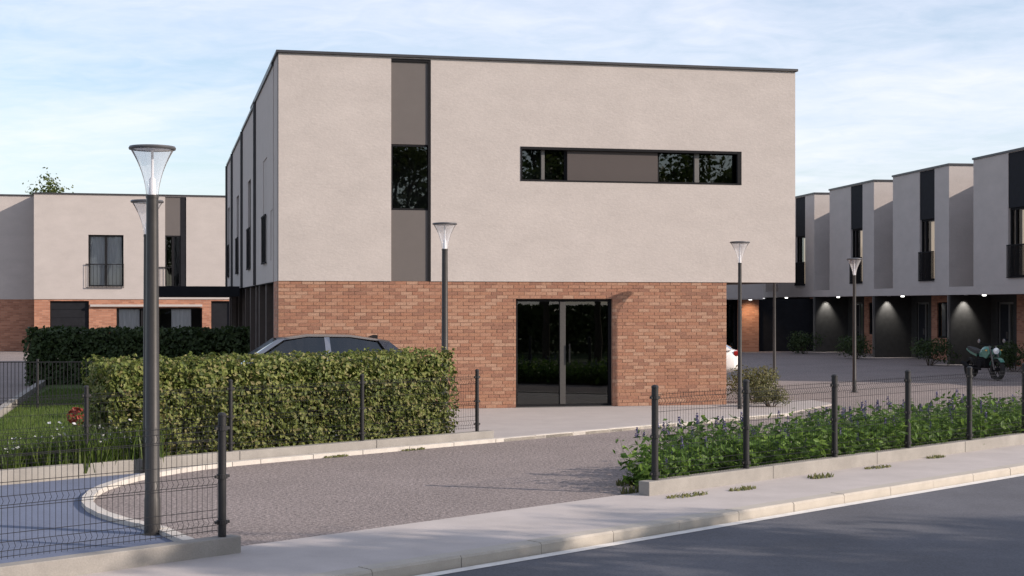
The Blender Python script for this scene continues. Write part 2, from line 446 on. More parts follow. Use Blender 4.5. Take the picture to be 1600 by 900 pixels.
sheet('play_surface', [st(S_WALL - 0.2, -14, 0.008)] + play + [st(-17.2, play[-1].x * U2 + play[-1].y * U2, 0.008), st(-17.2, -14, 0.008)], M_BLUE)
# concrete forecourt before the main building, its edge on the line of the planter
ROT = math.radians(13.0)
ORI = Vector((-4.67, 30.40, 0))
EX = Vector((math.cos(ROT), math.sin(ROT), 0)); EY = Vector((-math.sin(ROT), math.cos(ROT), 0))
def bl(x, y, z=0): return ORI + EX * x + EY * y + Vector((0, 0, z))
fc = [st(S_BED + 0.02, 14.0, 0.03), st(S_BED + 0.02, 24.6, 0.03), bl(11.9, -0.2, 0.03), bl(11.9, 1.0, 0.03), bl(-1.0, 1.0, 0.03), bl(-1.0, -5.0, 0.03)]
mb = MB(); mb.loft([[p - Vector((0, 0, 0.06)) for p in fc], fc]); struct(mb.build('forecourt', M_PAVE))
fk = bpy.data.objects.new('forecourt_kerb', None); COL.objects.link(fk); struct(fk)
for i in range(8):
    t0 = 16.95 + i * 0.96
    mb = MB()
    q = [st(S_BED + 0.16, t0 + .006), st(S_BED + 0.16, t0 + .954), st(S_BED + 0.03, t0 + .954), st(S_BED + 0.03, t0 + .006)]
    mb.loft([[p - Vector((0, 0, .02)) for p in q], [p + Vector((0, 0, .042)) for p in q]]); mb.build('kerb_stone', M_KERB, fk)
# lawn of the garden left of the hedge
sheet('lawn', [gp(-60, 745, .03), st(S_BED - .2, 9.6, .03), st(S_BED - .2, 10.4, .03), gp(250, 610, .03), gp(78, 597, .03), gp(2, 653, .03), gp(-60, 700, .03)], M_GRASSG)
sheet('planting_soil', [st(S_BED - 0.2, 10.0, .06), st(S_BED - 0.2, 16.6, .06), st(S_BED - 1.6, 16.6, .06), st(S_BED - 1.6, 10.0, .06)], M_SOIL)
sheet('flower_bed', [st(S_WALL - 0.17, 13.42, .012), st(S_WALL - 0.17, 34, .012), st(S_WALL - 2.0, 34, .012), st(S_WALL - 1.6, 15.4, .012), st(S_WALL - .9, 14.3, .012)], M_SOIL)

# ------------------------------------------------------------------ low walls
def low_wall(label, s, t0, t1, h, w=0.16, z0=-0.03, seg=2.4):
    o = thing('low_wall', label, 'wall', st(s, t0), math.radians(45))
    n = max(1, round((t1 - t0) / seg)); d = (t1 - t0) / n
    for i in range(n):
        MB().box(i * d + 0.003, (i + 1) * d - 0.003, RND.uniform(0, .003), w, z0, h + RND.uniform(-.003, .003)).build('concrete_panel', M_CONC, o, bevel=0.008)
    return o
low_wall('low concrete wall under the mesh fence at the lower left corner', S_WALL, -3.7, 7.75, 0.15)
low_wall('low concrete wall along the sidewalk in front of the blue flower bed', S_WALL, 13.3, 35.0, 0.16)
low_wall('low concrete planter wall in front of the clipped hedge', S_BED, -2.5, 16.9, 0.17)

# ------------------------------------------------------------------ fences
def make_fence(label, s, ts, z0, h, wire_sp=0.05, wire_r=0.003, post_r=0.034, y=0.08, fold=True, cap=True):
    o = thing('mesh_fence', label, 'fence', st(s, ts[0]), math.radians(45))
    pm = MB().cyl((0, 0, 0), (0, 0, h), post_r, n=12)
    pmesh = pm.mesh('post', M_POST, True)
    try: pmesh.set_sharp_from_angle(angle=math.radians(40))
    except Exception: pass
    cm = MB().lathe([(0, .035), (post_r * .7, .03), (post_r * 1.12, .012), (post_r * 1.12, 0), (0, 0)], n=12).mesh('cap', M_POST)
    cl = MB().lathe([(post_r, -.018), (post_r * 1.35, -.018), (post_r * 1.35, .018), (post_r, .018)], n=12)
    cl.box(-post_r * 2.0, post_r * 2.0, -.012, .012, -.012, .012)
    clm = cl.mesh('clamp', M_POST)
    for t in ts:
        p = addobj('post', pmesh, o); p.location = (t - ts[0], y, z0)
        if cap:
            c = addobj('cap', cm, p); c.location = (0, 0, h)
        for k in (0.12, 0.5, 0.9):
            c = addobj('clamp', clm, p); c.location = (0, 0, h * k)
    for a, b in zip(ts[:-1], ts[1:]):
        mb = MB(); x0 = a - ts[0] + post_r + .015; x1 = b - ts[0] - post_r - .015
        zt = z0 + h - .06; zb = z0 + .04
        folds = [zt - .10, zb + (zt - zb) * .48, zb + .10] if fold else []
        prof = [(y, zb)]
        for fz in reversed(folds):
            prof += [(y, fz - .035), (y - .03, fz), (y, fz + .035)]
        prof.append((y, zt))
        n = int((x1 - x0) / wire_sp)
        for i in range(n + 1):
            x = x0 + (x1 - x0) * i / n
            for (p, q) in zip(prof[:-1], prof[1:]): mb.cyl((x, p[0], p[1]), (x, q[0], q[1]), wire_r, n=4, caps=False)
        hz = [zb + .02, zt - .02]
        for fz in folds: hz += [fz - .035, fz + .035]
        k = 1
        while zb + .2 * k < zt: hz.append(zb + .2 * k); k += 1
        for z in hz: mb.cyl((x0, y - .005, z), (x1, y - .005, z), wire_r * 1.2, n=4, caps=False)
        mb.build('mesh_panel', M_POST, o)
    return o
make_fence('dark wire mesh fence in front of the nearest lamp post', S_WALL, [-2.3, 0.15, 2.6, 5.05, 7.6], 0.15, 1.05, wire_r=0.0023, post_r=0.036)
make_fence('dark wire mesh fence along the sidewalk in front of the blue flowers', S_WALL, [13.5, 15.25, 17.2, 19.05, 20.8, 22.55, 24.3, 26.05], 0.10, 1.12, wire_r=0.0022, post_r=0.04)
make_fence('dark wire mesh fence in front of the clipped hedge', S_BED, [2.8, 5.1, 7.45, 9.78, 11.95, 14.26, 16.6], 0.17, 0.95, wire_r=0.0022, post_r=0.03)

# ------------------------------------------------------------------ windows and doors
def window(parent, x0, x1, z0, z1, y, mull=(), fw=0.06, fd=0.08, name='window', glass=None, fm=None, mm=None, rails=(), mw=0.05):
    glass = glass or G_WIN; fm = fm or M_FRAME
    mb = MB()
    mb.box(x0, x0 + fw, y, y + fd, z0, z1); mb.box(x1 - fw, x1, y, y + fd, z0, z1)
    mb.box(x0 + fw, x1 - fw, y + .002, y + fd - .002, z0, z0 + fw); mb.box(x0 + fw, x1 - fw, y + .002, y + fd - .002, z1 - fw, z1)
    w = mb.build(name, fm, parent)
    for m_ in mull:
        MB().box(m_ - mw, m_ + mw, y - .012, y + fd - .01, z0 + fw, z1 - fw).build('mullion', mm or fm, w)
    for r in rails:
        MB().box(x0 + fw, x1 - fw, y + .004, y + fd - .01, r - .03, r + .03).build('transom', mm or fm, w)
    xs = [x0 + fw] + [v for m_ in mull for v in (m_ - mw, m_ + mw)] + [x1 - fw]
    for i in range(0, len(xs), 2):
        MB().poly([(xs[i], y + fd * .5, z0 + fw), (xs[i + 1], y + fd * .5, z0 + fw), (xs[i + 1], y + fd * .5, z1 - fw), (xs[i], y + fd * .5, z1 - fw)]).build('pane', glass, w)
    return w
def wavy_curtain(x0, x1, y, z0, z1, m, parent, amp=0.012, wl=0.2, name='curtain'):
    mb = MB(); n = max(6, int((x1 - x0) / wl * 6)); a = []; b = []
    for i in range(n + 1):
        x = x0 + (x1 - x0) * i / n; yy = y + amp * math.sin(2 * math.pi * x / wl)
        a.append((x, yy, z0)); b.append((x, yy, z1))
    for i in range(n): mb.poly([a[i], a[i + 1], b[i + 1], b[i]])
    return mb.build(name, m, parent, smooth=True)
def railing(parent, x0, x1, z0, z1, y, bars=True, sp=0.1):
    mb = MB(); mb.box(x0, x1, y, y + .03, z1 - .04, z1); mb.box(x0, x1, y, y + .03, z0, z0 + .03)
    n = max(2, int((x1 - x0) / sp))
    for i in range(n + 1):
        x = x0 + (x1 - x0 - .014) * i / n; mb.box(x, x + .014, y + .008, y + .022, z0 + .03, z1 - .04)
    return mb.build('railing', M_FRAME, parent)

# ------------------------------------------------------------------ main building
HT = 7.2
def fx(px, y=0.0):
    """x on the front of the main building seen at pixel column px"""
    r = (px - 800) / F; o = bl(0, y)
    return (r * o.y - o.x) / (EX.x - r * EX.y)
def fz(px, py, y=0.0):
    p = bl(fx(px, y), y); return EYE + (HY - py) * p.y / F
W = fx(1242); WB = fx(1135); ZP = fz(800, 440); DEP = 9.0
mainb = thing('apartment_house', 'large two storey house with pale plaster above red brick in the centre', 'house', ORI, ROT)
s0, s1 = fx(611), fx(673)
w0, w1 = fx(813), fx(1158); wz0, wz1 = fz(985, 286), fz(985, 233)
d0, d1 = fx(806), fx(957); dz1 = fz(880, 467)
sz_t = HT - .025
mb = MB(); wall(mb, 0, W, ZP, HT, -0.02, 0.28, [(s0, s1, ZP, sz_t), (w0, w1, wz0, wz1)])
mb.poly([(0, .28, ZP), (0, -.02, ZP), (0, -.02, HT), (0, .28, HT)])
mb.build('upper_front_wall', M_PLASTER, mainb)
mb = MB(); mb.box(W - .28, W, .28, DEP, ZP, HT); mb.build('upper_side_wall', M_PLASTER, mainb)
mb = MB(); mb.box(0, .28, .28, DEP, ZP, HT); mb.build('upper_side_wall', M_PLASTER, mainb)
mb = MB(); mb.box(.28, W - .28, DEP - .28, DEP, 0, HT); mb.build('rear_wall', M_PLASTER, mainb)
MB().box(.28, W - .28, .28, DEP - .28, HT - .45, HT - .15).build('roof', M_COPING, mainb)
MB().box(0.02, W - .02, 0.29, DEP, ZP - .003, ZP + .22).build('floor_slab', M_INT, mainb)
mb = MB()
mb.box(-.05, W + .05, -.07, .34, HT + .001, HT + .055); mb.box(-.05, .34, .34, DEP, HT + .001, HT + .055); mb.box(W - .34, W + .05, .34, DEP, HT + .001, HT + .055)
mb.build('parapet_coping', M_COPING, mainb, bevel=.006)
# vertical strip: panel, window, panel
gz0, gz1 = fz(640, 328), fz(640, 226)
MB().box(s0, s1, .02, .10, gz1 + .005, sz_t - .001).build('cladding_panel', M_PANEL, mainb, bevel=.004)
MB().box(s0, s1, .02, .10, ZP, gz0 - .005).build('cladding_panel', M_PANEL, mainb, bevel=.004)
MB().box(s1 - .055, s1 - .001, -.012, .019, ZP, sz_t).build('strip_dark_edge', M_FRAME, mainb)  # dark edge stands in for the shade of the right reveal
MB().box(s0, s1 - .056, -.012, .019, sz_t - .06, sz_t - .001).build('strip_dark_edge', M_FRAME, mainb)
window(mainb, s0 + .002, s1 - .002, gz0, gz1, .03, fw=.035)
# long window
mulA, mulB = fx(850), fx(1091); pA, pB = fx(887), fx(1029)
window(mainb, w0 + .002, pA, wz0 + .002, wz1 - .002, .10, mull=[mulA], fw=.045, mm=M_MULL, mw=.035)
window(mainb, pB, w1 - .002, wz0 + .002, wz1 - .002, .10, mull=[mulB], fw=.045, mm=M_MULL, mw=.05)
MB().box(pA + .004, pB - .004, .05, .14, wz0 + .03, wz1 - .03).build('cladding_panel', mat('dark_brown_panel', (0.058, 0.047, 0.045), .6, var=.06, scale=3), mainb, bevel=.004)
mb = MB()  # dark surround, widened at top and right to stand in for reveal shade
mb.box(w0, w1, -.03, .05, wz1 - .055, wz1 - .001); mb.box(w0, w1, -.03, .05, wz0 + .001, wz0 + .03)
mb.box(w0 + .001, w0 + .035, -.03, .05, wz0 + .03, wz1 - .055); mb.box(w1 - .09, w1 - .001, -.03, .05, wz0 + .03, wz1 - .055)
mb.build('window_surround', M_FRAME, mainb)
# dark rooms behind the glass
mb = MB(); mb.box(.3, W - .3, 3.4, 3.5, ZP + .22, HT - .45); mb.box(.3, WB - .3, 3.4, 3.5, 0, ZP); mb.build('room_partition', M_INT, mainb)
# brick storey: mortar bed, bricks
ZB0 = 0.03
BH, BL_, JT = 0.060, 0.225, 0.0105
NC = round((ZP - ZB0) / (BH + JT)); CH = (ZP - ZB0) / NC
mb = MB(); wall(mb, 0.006, WB - .006, ZB0 - .05, ZP - .003, 0.004, 0.30, [(d0 - .002, d1 + .002, ZB0 - .05, dz1)]); mb.build('lower_front_wall', M_MORTAR, mainb)
MB().box(WB - .3, WB, .301, DEP - .28, 0, ZP - .003).build('lower_side_wall', M_BRICKFAR, mainb)
MB().box(.0, .3, .301, 1.3, 0, ZP - .003).build('lower_side_wall', M_BRICKFAR, mainb)
def brick_mesh(mi, l):
    return MB().box(0, l, 0, .03, 0, CH - JT, 0, 'k').mesh('brick', M_BR[mi])
full = [brick_mesh(i, BL_) for i in range(len(M_BR))]
cand = []; rest = MB()
BIG = random.Random(3)
for c in range(NC):
    z = ZB0 + c * CH + JT / 2
    x = -(BL_ + JT) * (0.5 if c % 2 else 0.0) + BIG.choice([0, 0, -.06])
    while x < WB:
        tone = BIG.choice(range(len(M_BR)))
        a, b = max(x, 0.0), min(x + BL_, WB)
        segs = [(a, b)]
        if z < dz1 + .0 and b > d0 and a < d1:
            segs = []
            if a < d0: segs.append((a, d0))
            if b > d1: segs.append((d1, b))
        for (p, q) in segs:
            if q - p < .02: continue
            yy = -BIG.uniform(0, .006)
            is_full = abs((q - p) - BL_) < 1e-6
            pw = bl(p + .12, 0); pxx = 800 + F * pw.x / pw.y
            seen = (z > 1.72) or (pxx > 715)
            if is_full and seen: cand.append((pw.y + abs(z - 2) * .01, p, z, yy, tone))
            else: rest.box(p, q, yy, .03, z, z + CH - JT, tone, 'k')
        x += BL_ + JT
cand.sort()
for i, (dd, p, z, yy, tone) in enumerate(cand):
    if i < 300:
        o = addobj('brick', full[tone], mainb); o.location = (p, yy, z)
    else:
        rest.box(p, p + BL_, yy, .03, z, z + CH - JT, tone, 'k')
struct(rest.build('brickwork', M_BR, mainb), 'stuff')
# entrance door
dm = (fx(876) + fx(886)) / 2
door = window(mainb, d0 + .002, d1 - .002, ZB0 + .002, dz1 - .002, .09, mull=[dm], fw=.055, mm=M_DMULL, mw=.06, name='entrance_door', fd=.09)
MB().box(dm + .12, dm + .145, .02, .045, .95, 1.35).box(dm + .125, dm + .14, .045, .11, .98, 1.0).box(dm + .125, dm + .14, .045, .11, 1.30, 1.32).build('handle', M_FRAME, door)
MB().box(d0 + .05, d1 - .05, .3, 3.3, ZB0 - .04, ZB0 + .002).build('entrance_floor', M_PAVE, mainb)
MB().box(d0, d1, -.03, .09, ZB0 - .01, ZB0 + .012).build('door_sill', M_MULL, mainb)

# ------------------------------------------------------------------ terrace houses behind the main building (left side)
RS = ROT - math.pi / 2      # local x runs towards the viewer, outward normal to the left
bounds = [1.25, 7.2, 13.1, 18.9, 22.6]
th_lab = ['terrace house directly behind the main building, grey shaded side wall', 'second terrace house behind the main building, grey shaded side wall',
          'third terrace house behind the main building, grey shaded side wall', 'farthest terrace house behind the main building, grey shaded side wall']
MB().poly([(0, 0, 0)] * 3)
for k in range(4):
    y0, y1 = bounds[k], bounds[k + 1]; Lh = y1 - y0 - .02
    prot = 0.015 * (k + 1); H2 = HT - .07 * (k + 1)
    h = thing('terrace_house', th_lab[k], 'house', bl(-prot, y1), RS, 'terrace behind the main building')
    wx0, wx1 = Lh - 3.15, Lh - 1.85
    nx0, nx1 = Lh - .75, Lh - .08
    zb, zt, zr = 3.1, 5.42, 4.16
    mb = MB(); wall(mb, 0, Lh, ZP, H2, 0, .28, [(wx0, wx1, zb, zt), (nx0, nx1, zb, zr)])
    mb.box(0, .25, .28, 6.0, ZP, H2); mb.box(Lh - .25, Lh, .28, 6.0, ZP, H2); mb.build('upper_wall', M_BLUEPLASTER, h)
    MB().box(-.001, Lh + .001, -.04, .34, H2 + .001, H2 + .07).box(Lh - .25, Lh + .03, .34, 6.0, H2 + .001, H2 + .07).build('parapet_coping', M_COPING, h)
    MB().box(.25, Lh - .25, .28, 6.0, H2 - .4, H2 - .1).build('roof', M_COPING, h)
    window(h, wx0, wx1, zb, zt, .06, fw=.05)
    railing(h, wx0 - .03, wx1 + .03, zb - .02, zr, -.05, sp=.06)
    window(h, nx0, nx1, zb, zr, .06, fw=.05)
    MB().box(.03, .10, -.07, -.002, ZP, H2).build('downpipe', M_COPING, h)
    # ground storey: dark recess with piers
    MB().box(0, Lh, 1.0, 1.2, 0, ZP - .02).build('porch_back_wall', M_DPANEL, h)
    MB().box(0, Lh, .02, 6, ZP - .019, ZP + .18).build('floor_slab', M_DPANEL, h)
    for q in range(3):
        xq = .35 + q * (Lh - 1.0) / 2
        MB().box(xq, xq + .32, .05, 1.0, 0, ZP - .021).build('pier', mat('dark_brown_pier', (0.085, 0.066, 0.058), .8, var=.2, scale=6), h)
    window(h, Lh * .3, Lh * .3 + 1.0, 0.05, 2.25, .9, fw=.05, name='door')
# dark carport roof beside the terrace
cp = thing('carport', 'flat black carport roof attached to the left side of the main building', 'carport', bl(0, 13.0), ROT)
MB().box(-2.75, -.12, 0, 8.0, 2.40, 2.68).build('roof_slab', M_DPANEL, cp)
for (x, y) in ((-2.6, .3), (-2.6, 7.6)):
    MB().box(x, x + .1, y, y + .1, 0, 2.40).build('post', M_DPANEL, cp)

# ------------------------------------------------------------------ row houses on the right
RTH = math.radians(-82.0)
RX = Vector((math.cos(RTH), math.sin(RTH), 0)); RY = Vector((-math.sin(RTH), math.cos(RTH), 0))
NEARB = at(1483, 55.0)
LU, GAP, NOTCH = 5.25, 2.0, 2.57
ZR = 2.51
def row_house(k, label, near_detail=True):
    """k = 0 is the unit whose near corner is at column 1483; positive k is nearer"""
    org = NEARB - RX * LU + RX * (k * (LU + GAP))
    h = thing('row_house', label, 'house', org, RTH, 'row houses along the right of the yard')
    zb, zt, zr = 3.06, 5.36, 4.14
    sx0, sx1 = 2.62, 3.98
    pan_t = HT - .02
    mb = MB(); wall(mb, 0, LU, ZR + .29, HT, 0, .28, [(sx0, sx1, zb, pan_t)])
    mb.box(LU - .28, LU, .281, NOTCH, ZR + .29, HT); mb.box(0, .28, .281, NOTCH, ZR + .29, HT)
    mb.build('upper_front_wall', M_PLASTER, h)
    MB().box(LU, LU + GAP, NOTCH, NOTCH + .28, ZR + .29, HT).build('recess_wall', M_PLASTER, h)
    MB().box(0, LU + GAP, 8.72, 9.0, 0, HT).build('rear_wall', M_PLASTER, h)
    MB().box(.28, LU + GAP, NOTCH + .28, 8.72, HT - .4, HT - .1).box(.28, LU - .28, .28, NOTCH + .28, HT - .4, HT - .1).build('roof', M_COPING, h)
    MB().box(0, LU + GAP, -.004, 3.2, ZR, ZR + .288).build('floor_band', M_PLASTER, h)
    mb = MB(); z0, z1 = HT + .001, HT + .07
    mb.box(-.03, LU + .04, -.04, .32, z0, z1); mb.box(LU - .28, LU + .04, .32, NOTCH - .04, z0, z1); mb.box(-.03, .28, .32, NOTCH - .04, z0, z1); mb.box(LU - .28, LU + GAP + .02, NOTCH - .04, NOTCH + .3, z0, z1)
    mb.build('parapet_coping', M_COPING, h)
    MB().box(sx0 + .002, sx1 - .002, .02, .12, zt, pan_t - .002).build('cladding_panel', M_DPANEL, h)
    w = window(h, sx0 + .002, sx1 - .002, zb, zt - .003, .08, fw=.07, mull=[sx0 + .42], glass=G_CLEAR, mw=.03)
    wavy_curtain(sx0 + .62, sx1 - .30, .18, zb + .05, zt - .1, M_LITCURT, w)
    MB().box(sx1 - .24, sx1 - .08, .18, .20, zb + .05, zt - .1).build('lit_reveal', M_AMBER, w)
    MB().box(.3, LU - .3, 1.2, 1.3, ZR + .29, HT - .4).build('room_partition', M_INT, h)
    railing(h, sx0 - .02, sx1 + .02, zb - .02, zr, -.06, sp=.055)
    # ground storey
    yb = 1.6
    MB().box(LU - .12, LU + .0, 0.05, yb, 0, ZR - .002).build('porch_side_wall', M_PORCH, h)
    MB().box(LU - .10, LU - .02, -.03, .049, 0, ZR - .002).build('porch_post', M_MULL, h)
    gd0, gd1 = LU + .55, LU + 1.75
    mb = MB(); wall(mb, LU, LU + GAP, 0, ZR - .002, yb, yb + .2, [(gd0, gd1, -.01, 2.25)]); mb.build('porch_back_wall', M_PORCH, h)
    dr = window(h, gd0, gd1, .02, 2.25, yb + .05, fw=.08, mull=[gd0 + .8], name='front_door', mm=M_MULL, fm=M_MULL)
    MB().box(gd0 + .085, gd0 + .745, yb + .06, yb + .1, .1, 2.16).build('door_leaf', M_DPANEL, dr)
    MB().box(gd0 + .66, gd0 + .69, yb - .01, yb + .055, .95, 1.2).build('handle', M_MULL, dr)
    mb = MB(); wall(mb, 0, LU - .121, 0, ZR - .002, yb, yb + .2, [(.55, 2.1, .85, 2.25)]); mb.build('lower_front_wall', M_BRICKFAR, h)
    w2 = window(h, .55, 2.1, .85, 2.25, yb + .05, fw=.06, mull=[1.3], glass=G_CLEAR)
    wavy_curtain(.95, 1.22, yb + .3, .95, 2.2, M_CURTAIN, w2)
    # downlights
    dl = MB(); dl.lathe([(0, -.012), (.07, -.012), (.085, 0), (.085, .0)], (LU + .22, .55, ZR - .002), n=16); dl.build('downlight', M_DIFF, h)
    dl = MB(); dl.lathe([(0, -.05), (.05, -.05), (.07, -.03), (.07, 0)], (LU + 1.95, .42, ZR - .002), n=16); dl.build('downlight', M_BULB, h)
    ld = bpy.data.lights.new('downlight_beam', 'SPOT'); ld.energy = 150; ld.spot_size = math.radians(72); ld.spot_blend = 0.8; ld.shadow_soft_size = .04; ld.color = (1, .95, .88)
    lo = bpy.data.objects.new('downlight_beam', ld); COL.objects.link(lo); lo.parent = h; lo.location = (LU + .22, .55, ZR - .03); lo.rotation_euler = (0, math.radians(14), 0)
    return h
row_house(1, 'nearest row house at the right edge of the picture')
row_house(0, 'row house behind the parked motorcycle, second from the right edge')
row_house(-1, 'row house between the two thin yard lamps, third from the right edge')
row_house(-2, 'farthest row house partly hidden by the main building overhang')
row_house(2, 'row house just outside the right edge of the picture')
row_house(-3, 'last row house at the far end of the yard behind the thin hidden-head lamp')

# far house closing the yard, seen under the overhang
fh = thing('house', 'far house with warm lit brick pier seen under the main building overhang', 'house', at(1192, 69.0), ROT * .5)
mb = MB(); wall(mb, -9, 0, 2.42, 7.0, 0, .28, [(-6.0, -4.6, 3.1, 5.3)]); mb.build('upper_wall', M_PLASTER, fh)
MB().box(-9.02, .04, -.04, .34, 7.001, 7.07).build('parapet_coping', M_COPING, fh)
MB().box(-9, 0, .5, 8, 2.42, 6.9).build('body', M_PLASTER, fh)
window(fh, -6.0, -4.6, 3.1, 5.3, .06)
MB().box(-.95, -.02, .6, .9, 0, 2.419).build('brick_pier', M_BRICKFAR, fh)
MB().box(-9, 3.5, 1.2, 1.4, 0, 2.419).build('porch_back_wall', M_DPANEL, fh)
window(fh, -1.9, -1.0, .05, 2.2, 1.1, name='door')
MB().box(-9, 0, .281, .499, 2.42, 2.5).box(-9, 0, .02, 1.2, 2.38, 2.4185).build('soffit', M_PLASTER, fh)
MB().lathe([(0, -.02), (.07, -.02), (.085, 0)], (-.5, .3, 2.379), n=14).build('downlight', M_BULB, fh)
ld = bpy.data.lights.new('downlight_beam', 'SPOT'); ld.energy = 75; ld.spot_size = math.radians(110); ld.spot_blend = .9; ld.shadow_soft_size = .05; ld.color = (1, .72, .45)
lo = bpy.data.objects.new('downlight_beam', ld); COL.objects.link(lo); lo.parent = fh; lo.location = (-.5, -.15, 2.36); lo.rotation_euler = (math.radians(28), 0, 0)

# ------------------------------------------------------------------ left houses
LD = 69.1
LRO = math.radians(14.0)
LO = at(53, LD)
LXV = Vector((math.cos(LRO), math.sin(LRO), 0)); LYV = Vector((-math.sin(LRO), math.cos(LRO), 0))
def lx(px, y=0.0):
    r = (px - 800) / F; o = LO + LYV * y
    return (r * o.y - o.x) / (LXV.x - r * LXV.y)
def lz(px, py, y=0.0):
    p = LO + LXV * lx(px, y) + LYV * y; return EYE + (HY - py) * p.y / F
lh = thing('row_house', 'pale house with red brick ground storey and curtained balcony window at the left', 'house', LO, LRO, 'houses at the left back')
ZL = lz(150, 467.5)
LW = 17.0
a0, a1, az0, az1 = lx(138), lx(193), lz(165, 448), lz(165, 367)
b0, b1, bz0, bzm = lx(258), lx(291), lz(275, 447), lz(275, 368)
mb = MB(); wall(mb, 0, LW, ZL, HT, 0, .28, [(a0, a1, az0, az1), (b0, b1, ZL + .55, HT - .05)]); mb.box(0, .28, .281, 9, ZL, HT); mb.box(LW - .28, LW, .281, 9, ZL, HT); mb.build('upper_wall', M_PLASTER, lh)
MB().box(.28, LW - .28, .28, 9, HT - .4, HT - .1).build('roof', M_COPING, lh)
MB().box(-.05, LW + .05, -.06, .34, HT + .001, HT + .055).box(-.05, .3, .34, 9, HT + .001, HT + .055).build('parapet_coping', M_COPING, lh)
MB().box(.3, LW - .3, 0.31, 1.9, ZL - .15, ZL - .002).build('floor_slab', M_COPING, lh)
w = window(lh, a0, a1, az0, az1, .08, mull=[(a0 + a1) / 2], fw=.07, glass=G_CLEAR)
wavy_curtain(a0 + .08, a1 - .08, .19, az0, az1 - .05, M_CURTAIN, w)
railing(lh, a0 - .12, a1 + .02, az0 - .05, az0 + 1.05, -.08, sp=.16)
MB().box(b0 + .002, b1 - .25, .05, .12, bzm, HT - .052).build('cladding_panel', M_PANEL, lh)
MB().box(b1 - .249, b1 - .002, .03, .12, ZL + .56, HT - .052).build('cladding_panel', M_DPANEL, lh)
window(lh, b0 + .002, b1 - .25, ZL + .56, bzm - .004, .06, fw=.06, mull=[b0 + .35])
railing(lh, b0 - .3, b0 + .35, ZL + .5, ZL + 1.5, -.08, sp=.16)
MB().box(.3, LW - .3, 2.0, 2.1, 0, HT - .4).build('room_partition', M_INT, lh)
g0, g1 = lx(78), lx(139); c0, c1 = lx(182), lx(316); e0, e1 = lx(330), lx(362)
mb = MB(); wall(mb, 0.01, LW, 0, ZL - .002, .03, .3, [(g0, g1, 0, 2.32), (c0, c1, .2, 2.0), (e0, e1, 0, 2.32)]); mb.build('lower_wall', M_BRICKFAR, lh)
gd = MB().box(g0 + .002, g1 - .002, .16, .24, 0, 2.318).build('garage_door', M_DPANEL, lh)
for q in range(6):
    MB().box(g0 + .03, g1 - .03, .145, .159, .04 + q * .38, .40 + q * .38).build('door_panel', M_DPANEL, gd)
MB().box(e0 + .002, e1 - .002, .16, .24, 0, 2.318).build('door', M_DPANEL, lh)
w = window(lh, c0 + .002, c1 - .002, .2, 1.998, .14, mull=[lx(222), lx(246)], fw=.06, glass=G_CLEAR)
wavy_curtain(c0 + .1, lx(218), .26, .3, 1.95, M_CURTAIN, w); wavy_curtain(lx(268), c1 - .5, .26, .3, 1.95, M_CURTAIN, w)
MB().box(lx(141), lx(316), -.10, .029, 2.06, 2.16).build('lintel_band', M_PLASTER, lh)
l2 = thing('row_house', 'house at the far left edge with its front mostly in shadow', 'house', LO + LYV * 1.6 - LXV * 12.0, LRO, 'houses at the left back')
mb = MB(); wall(mb, 0, 11.99, ZL, HT, 0, .28, [(2.2, 3.8, 3.1, 5.4)]); mb.build('upper_wall', M_PLASTER, l2)
MB().box(0, 11.99, .02, .3, 0, ZL - .002).build('lower_wall', M_BRICKFAR, l2)
MB().box(-.05, 11.98, -.06, .34, HT + .001, HT + .055).build('parapet_coping', M_COPING, l2)
MB().box(0, 11.99, .3, 8, HT - .4, HT - .1).build('roof', M_COPING, l2)
window(l2, 2.2, 3.8, 3.1, 5.4, .08, mull=[3.0])

# ------------------------------------------------------------------ street lamps
def lamp(label, px, d, top, group='trumpet shaped street lamps', r=0.062):
    o = thing('street_lamp', label, 'street lamp', at(px, d), RND.uniform(0, 1), group)
    k = top / 3.64
    ph = 3.20 * k
    mb = MB(); mb.lathe([(0, 0), (.10, 0), (.10, .012), (r * 1.1, .02), (r * 1.06, .35), (r, .36), (r * .80, ph - .03), (r * .86, ph - .03), (r * .86, ph), (0, ph)], n=20)
    mb.build('pole', M_LAMP, o, smooth=True)
    H0 = ph; hh = .43 * k
    prof = []
    for i in range(13):
        q = i / 12; prof.append((r * .80 + (.205 * k - r * .80) * (q ** 2.1 * .72 + q * .28), H0 + .004 + hh * q))
    MB().lathe(prof, n=28).build('glass_trumpet', G_LAMP, o, smooth=True)
    R = .215 * k
    rim = MB().lathe([(R - .022, H0 + hh - .006), (R, H0 + hh - .004), (R + .004, H0 + hh + .01), (R - .004, H0 + hh + .026), (R * .5, H0 + hh + .036), (0, H0 + hh + .038), (0, H0 + hh + .012), (R - .022, H0 + hh + .004), (R - .022, H0 + hh - .006)], n=28).build('top_cover', M_RIM, o, smooth=True)
    MB().lathe([(0, H0 + hh + .0), (R * .80, H0 + hh + .002), (R * .82, H0 + hh + .011), (0, H0 + hh + .0115)], n=24).build('reflector', M_DIFF, rim, smooth=True)
    MB().lathe([(0, H0), (r * .5, H0), (r * .42, H0 + hh * .35), (.012, H0 + hh * .4), (.012, H0 + hh), (0, H0 + hh)], n=12).build('lamp_core', M_DIFF, o, smooth=True)
    return o
lamp('nearest and tallest lamp post in the left foreground behind the mesh fence', 238, 14.35, 3.65, r=.070)
lamp('lamp post half hidden just behind the nearest lamp post', 230, 19.6, 3.50, r=.055)
lamp('lamp post standing behind the hedge in front of the brick wall', 695, 26.2, 3.56)
lamp('thin lamp post beside the right corner of the main building', 1156, 31.15, 3.44, r=.045)
lamp('thin lamp post in the middle of the yard in front of the row houses', 1335, 37.6, 3.29, r=.048)
lamp('thin lamp post under the overhang with its head hidden', 1210, 42.2, 3.3, r=.045)

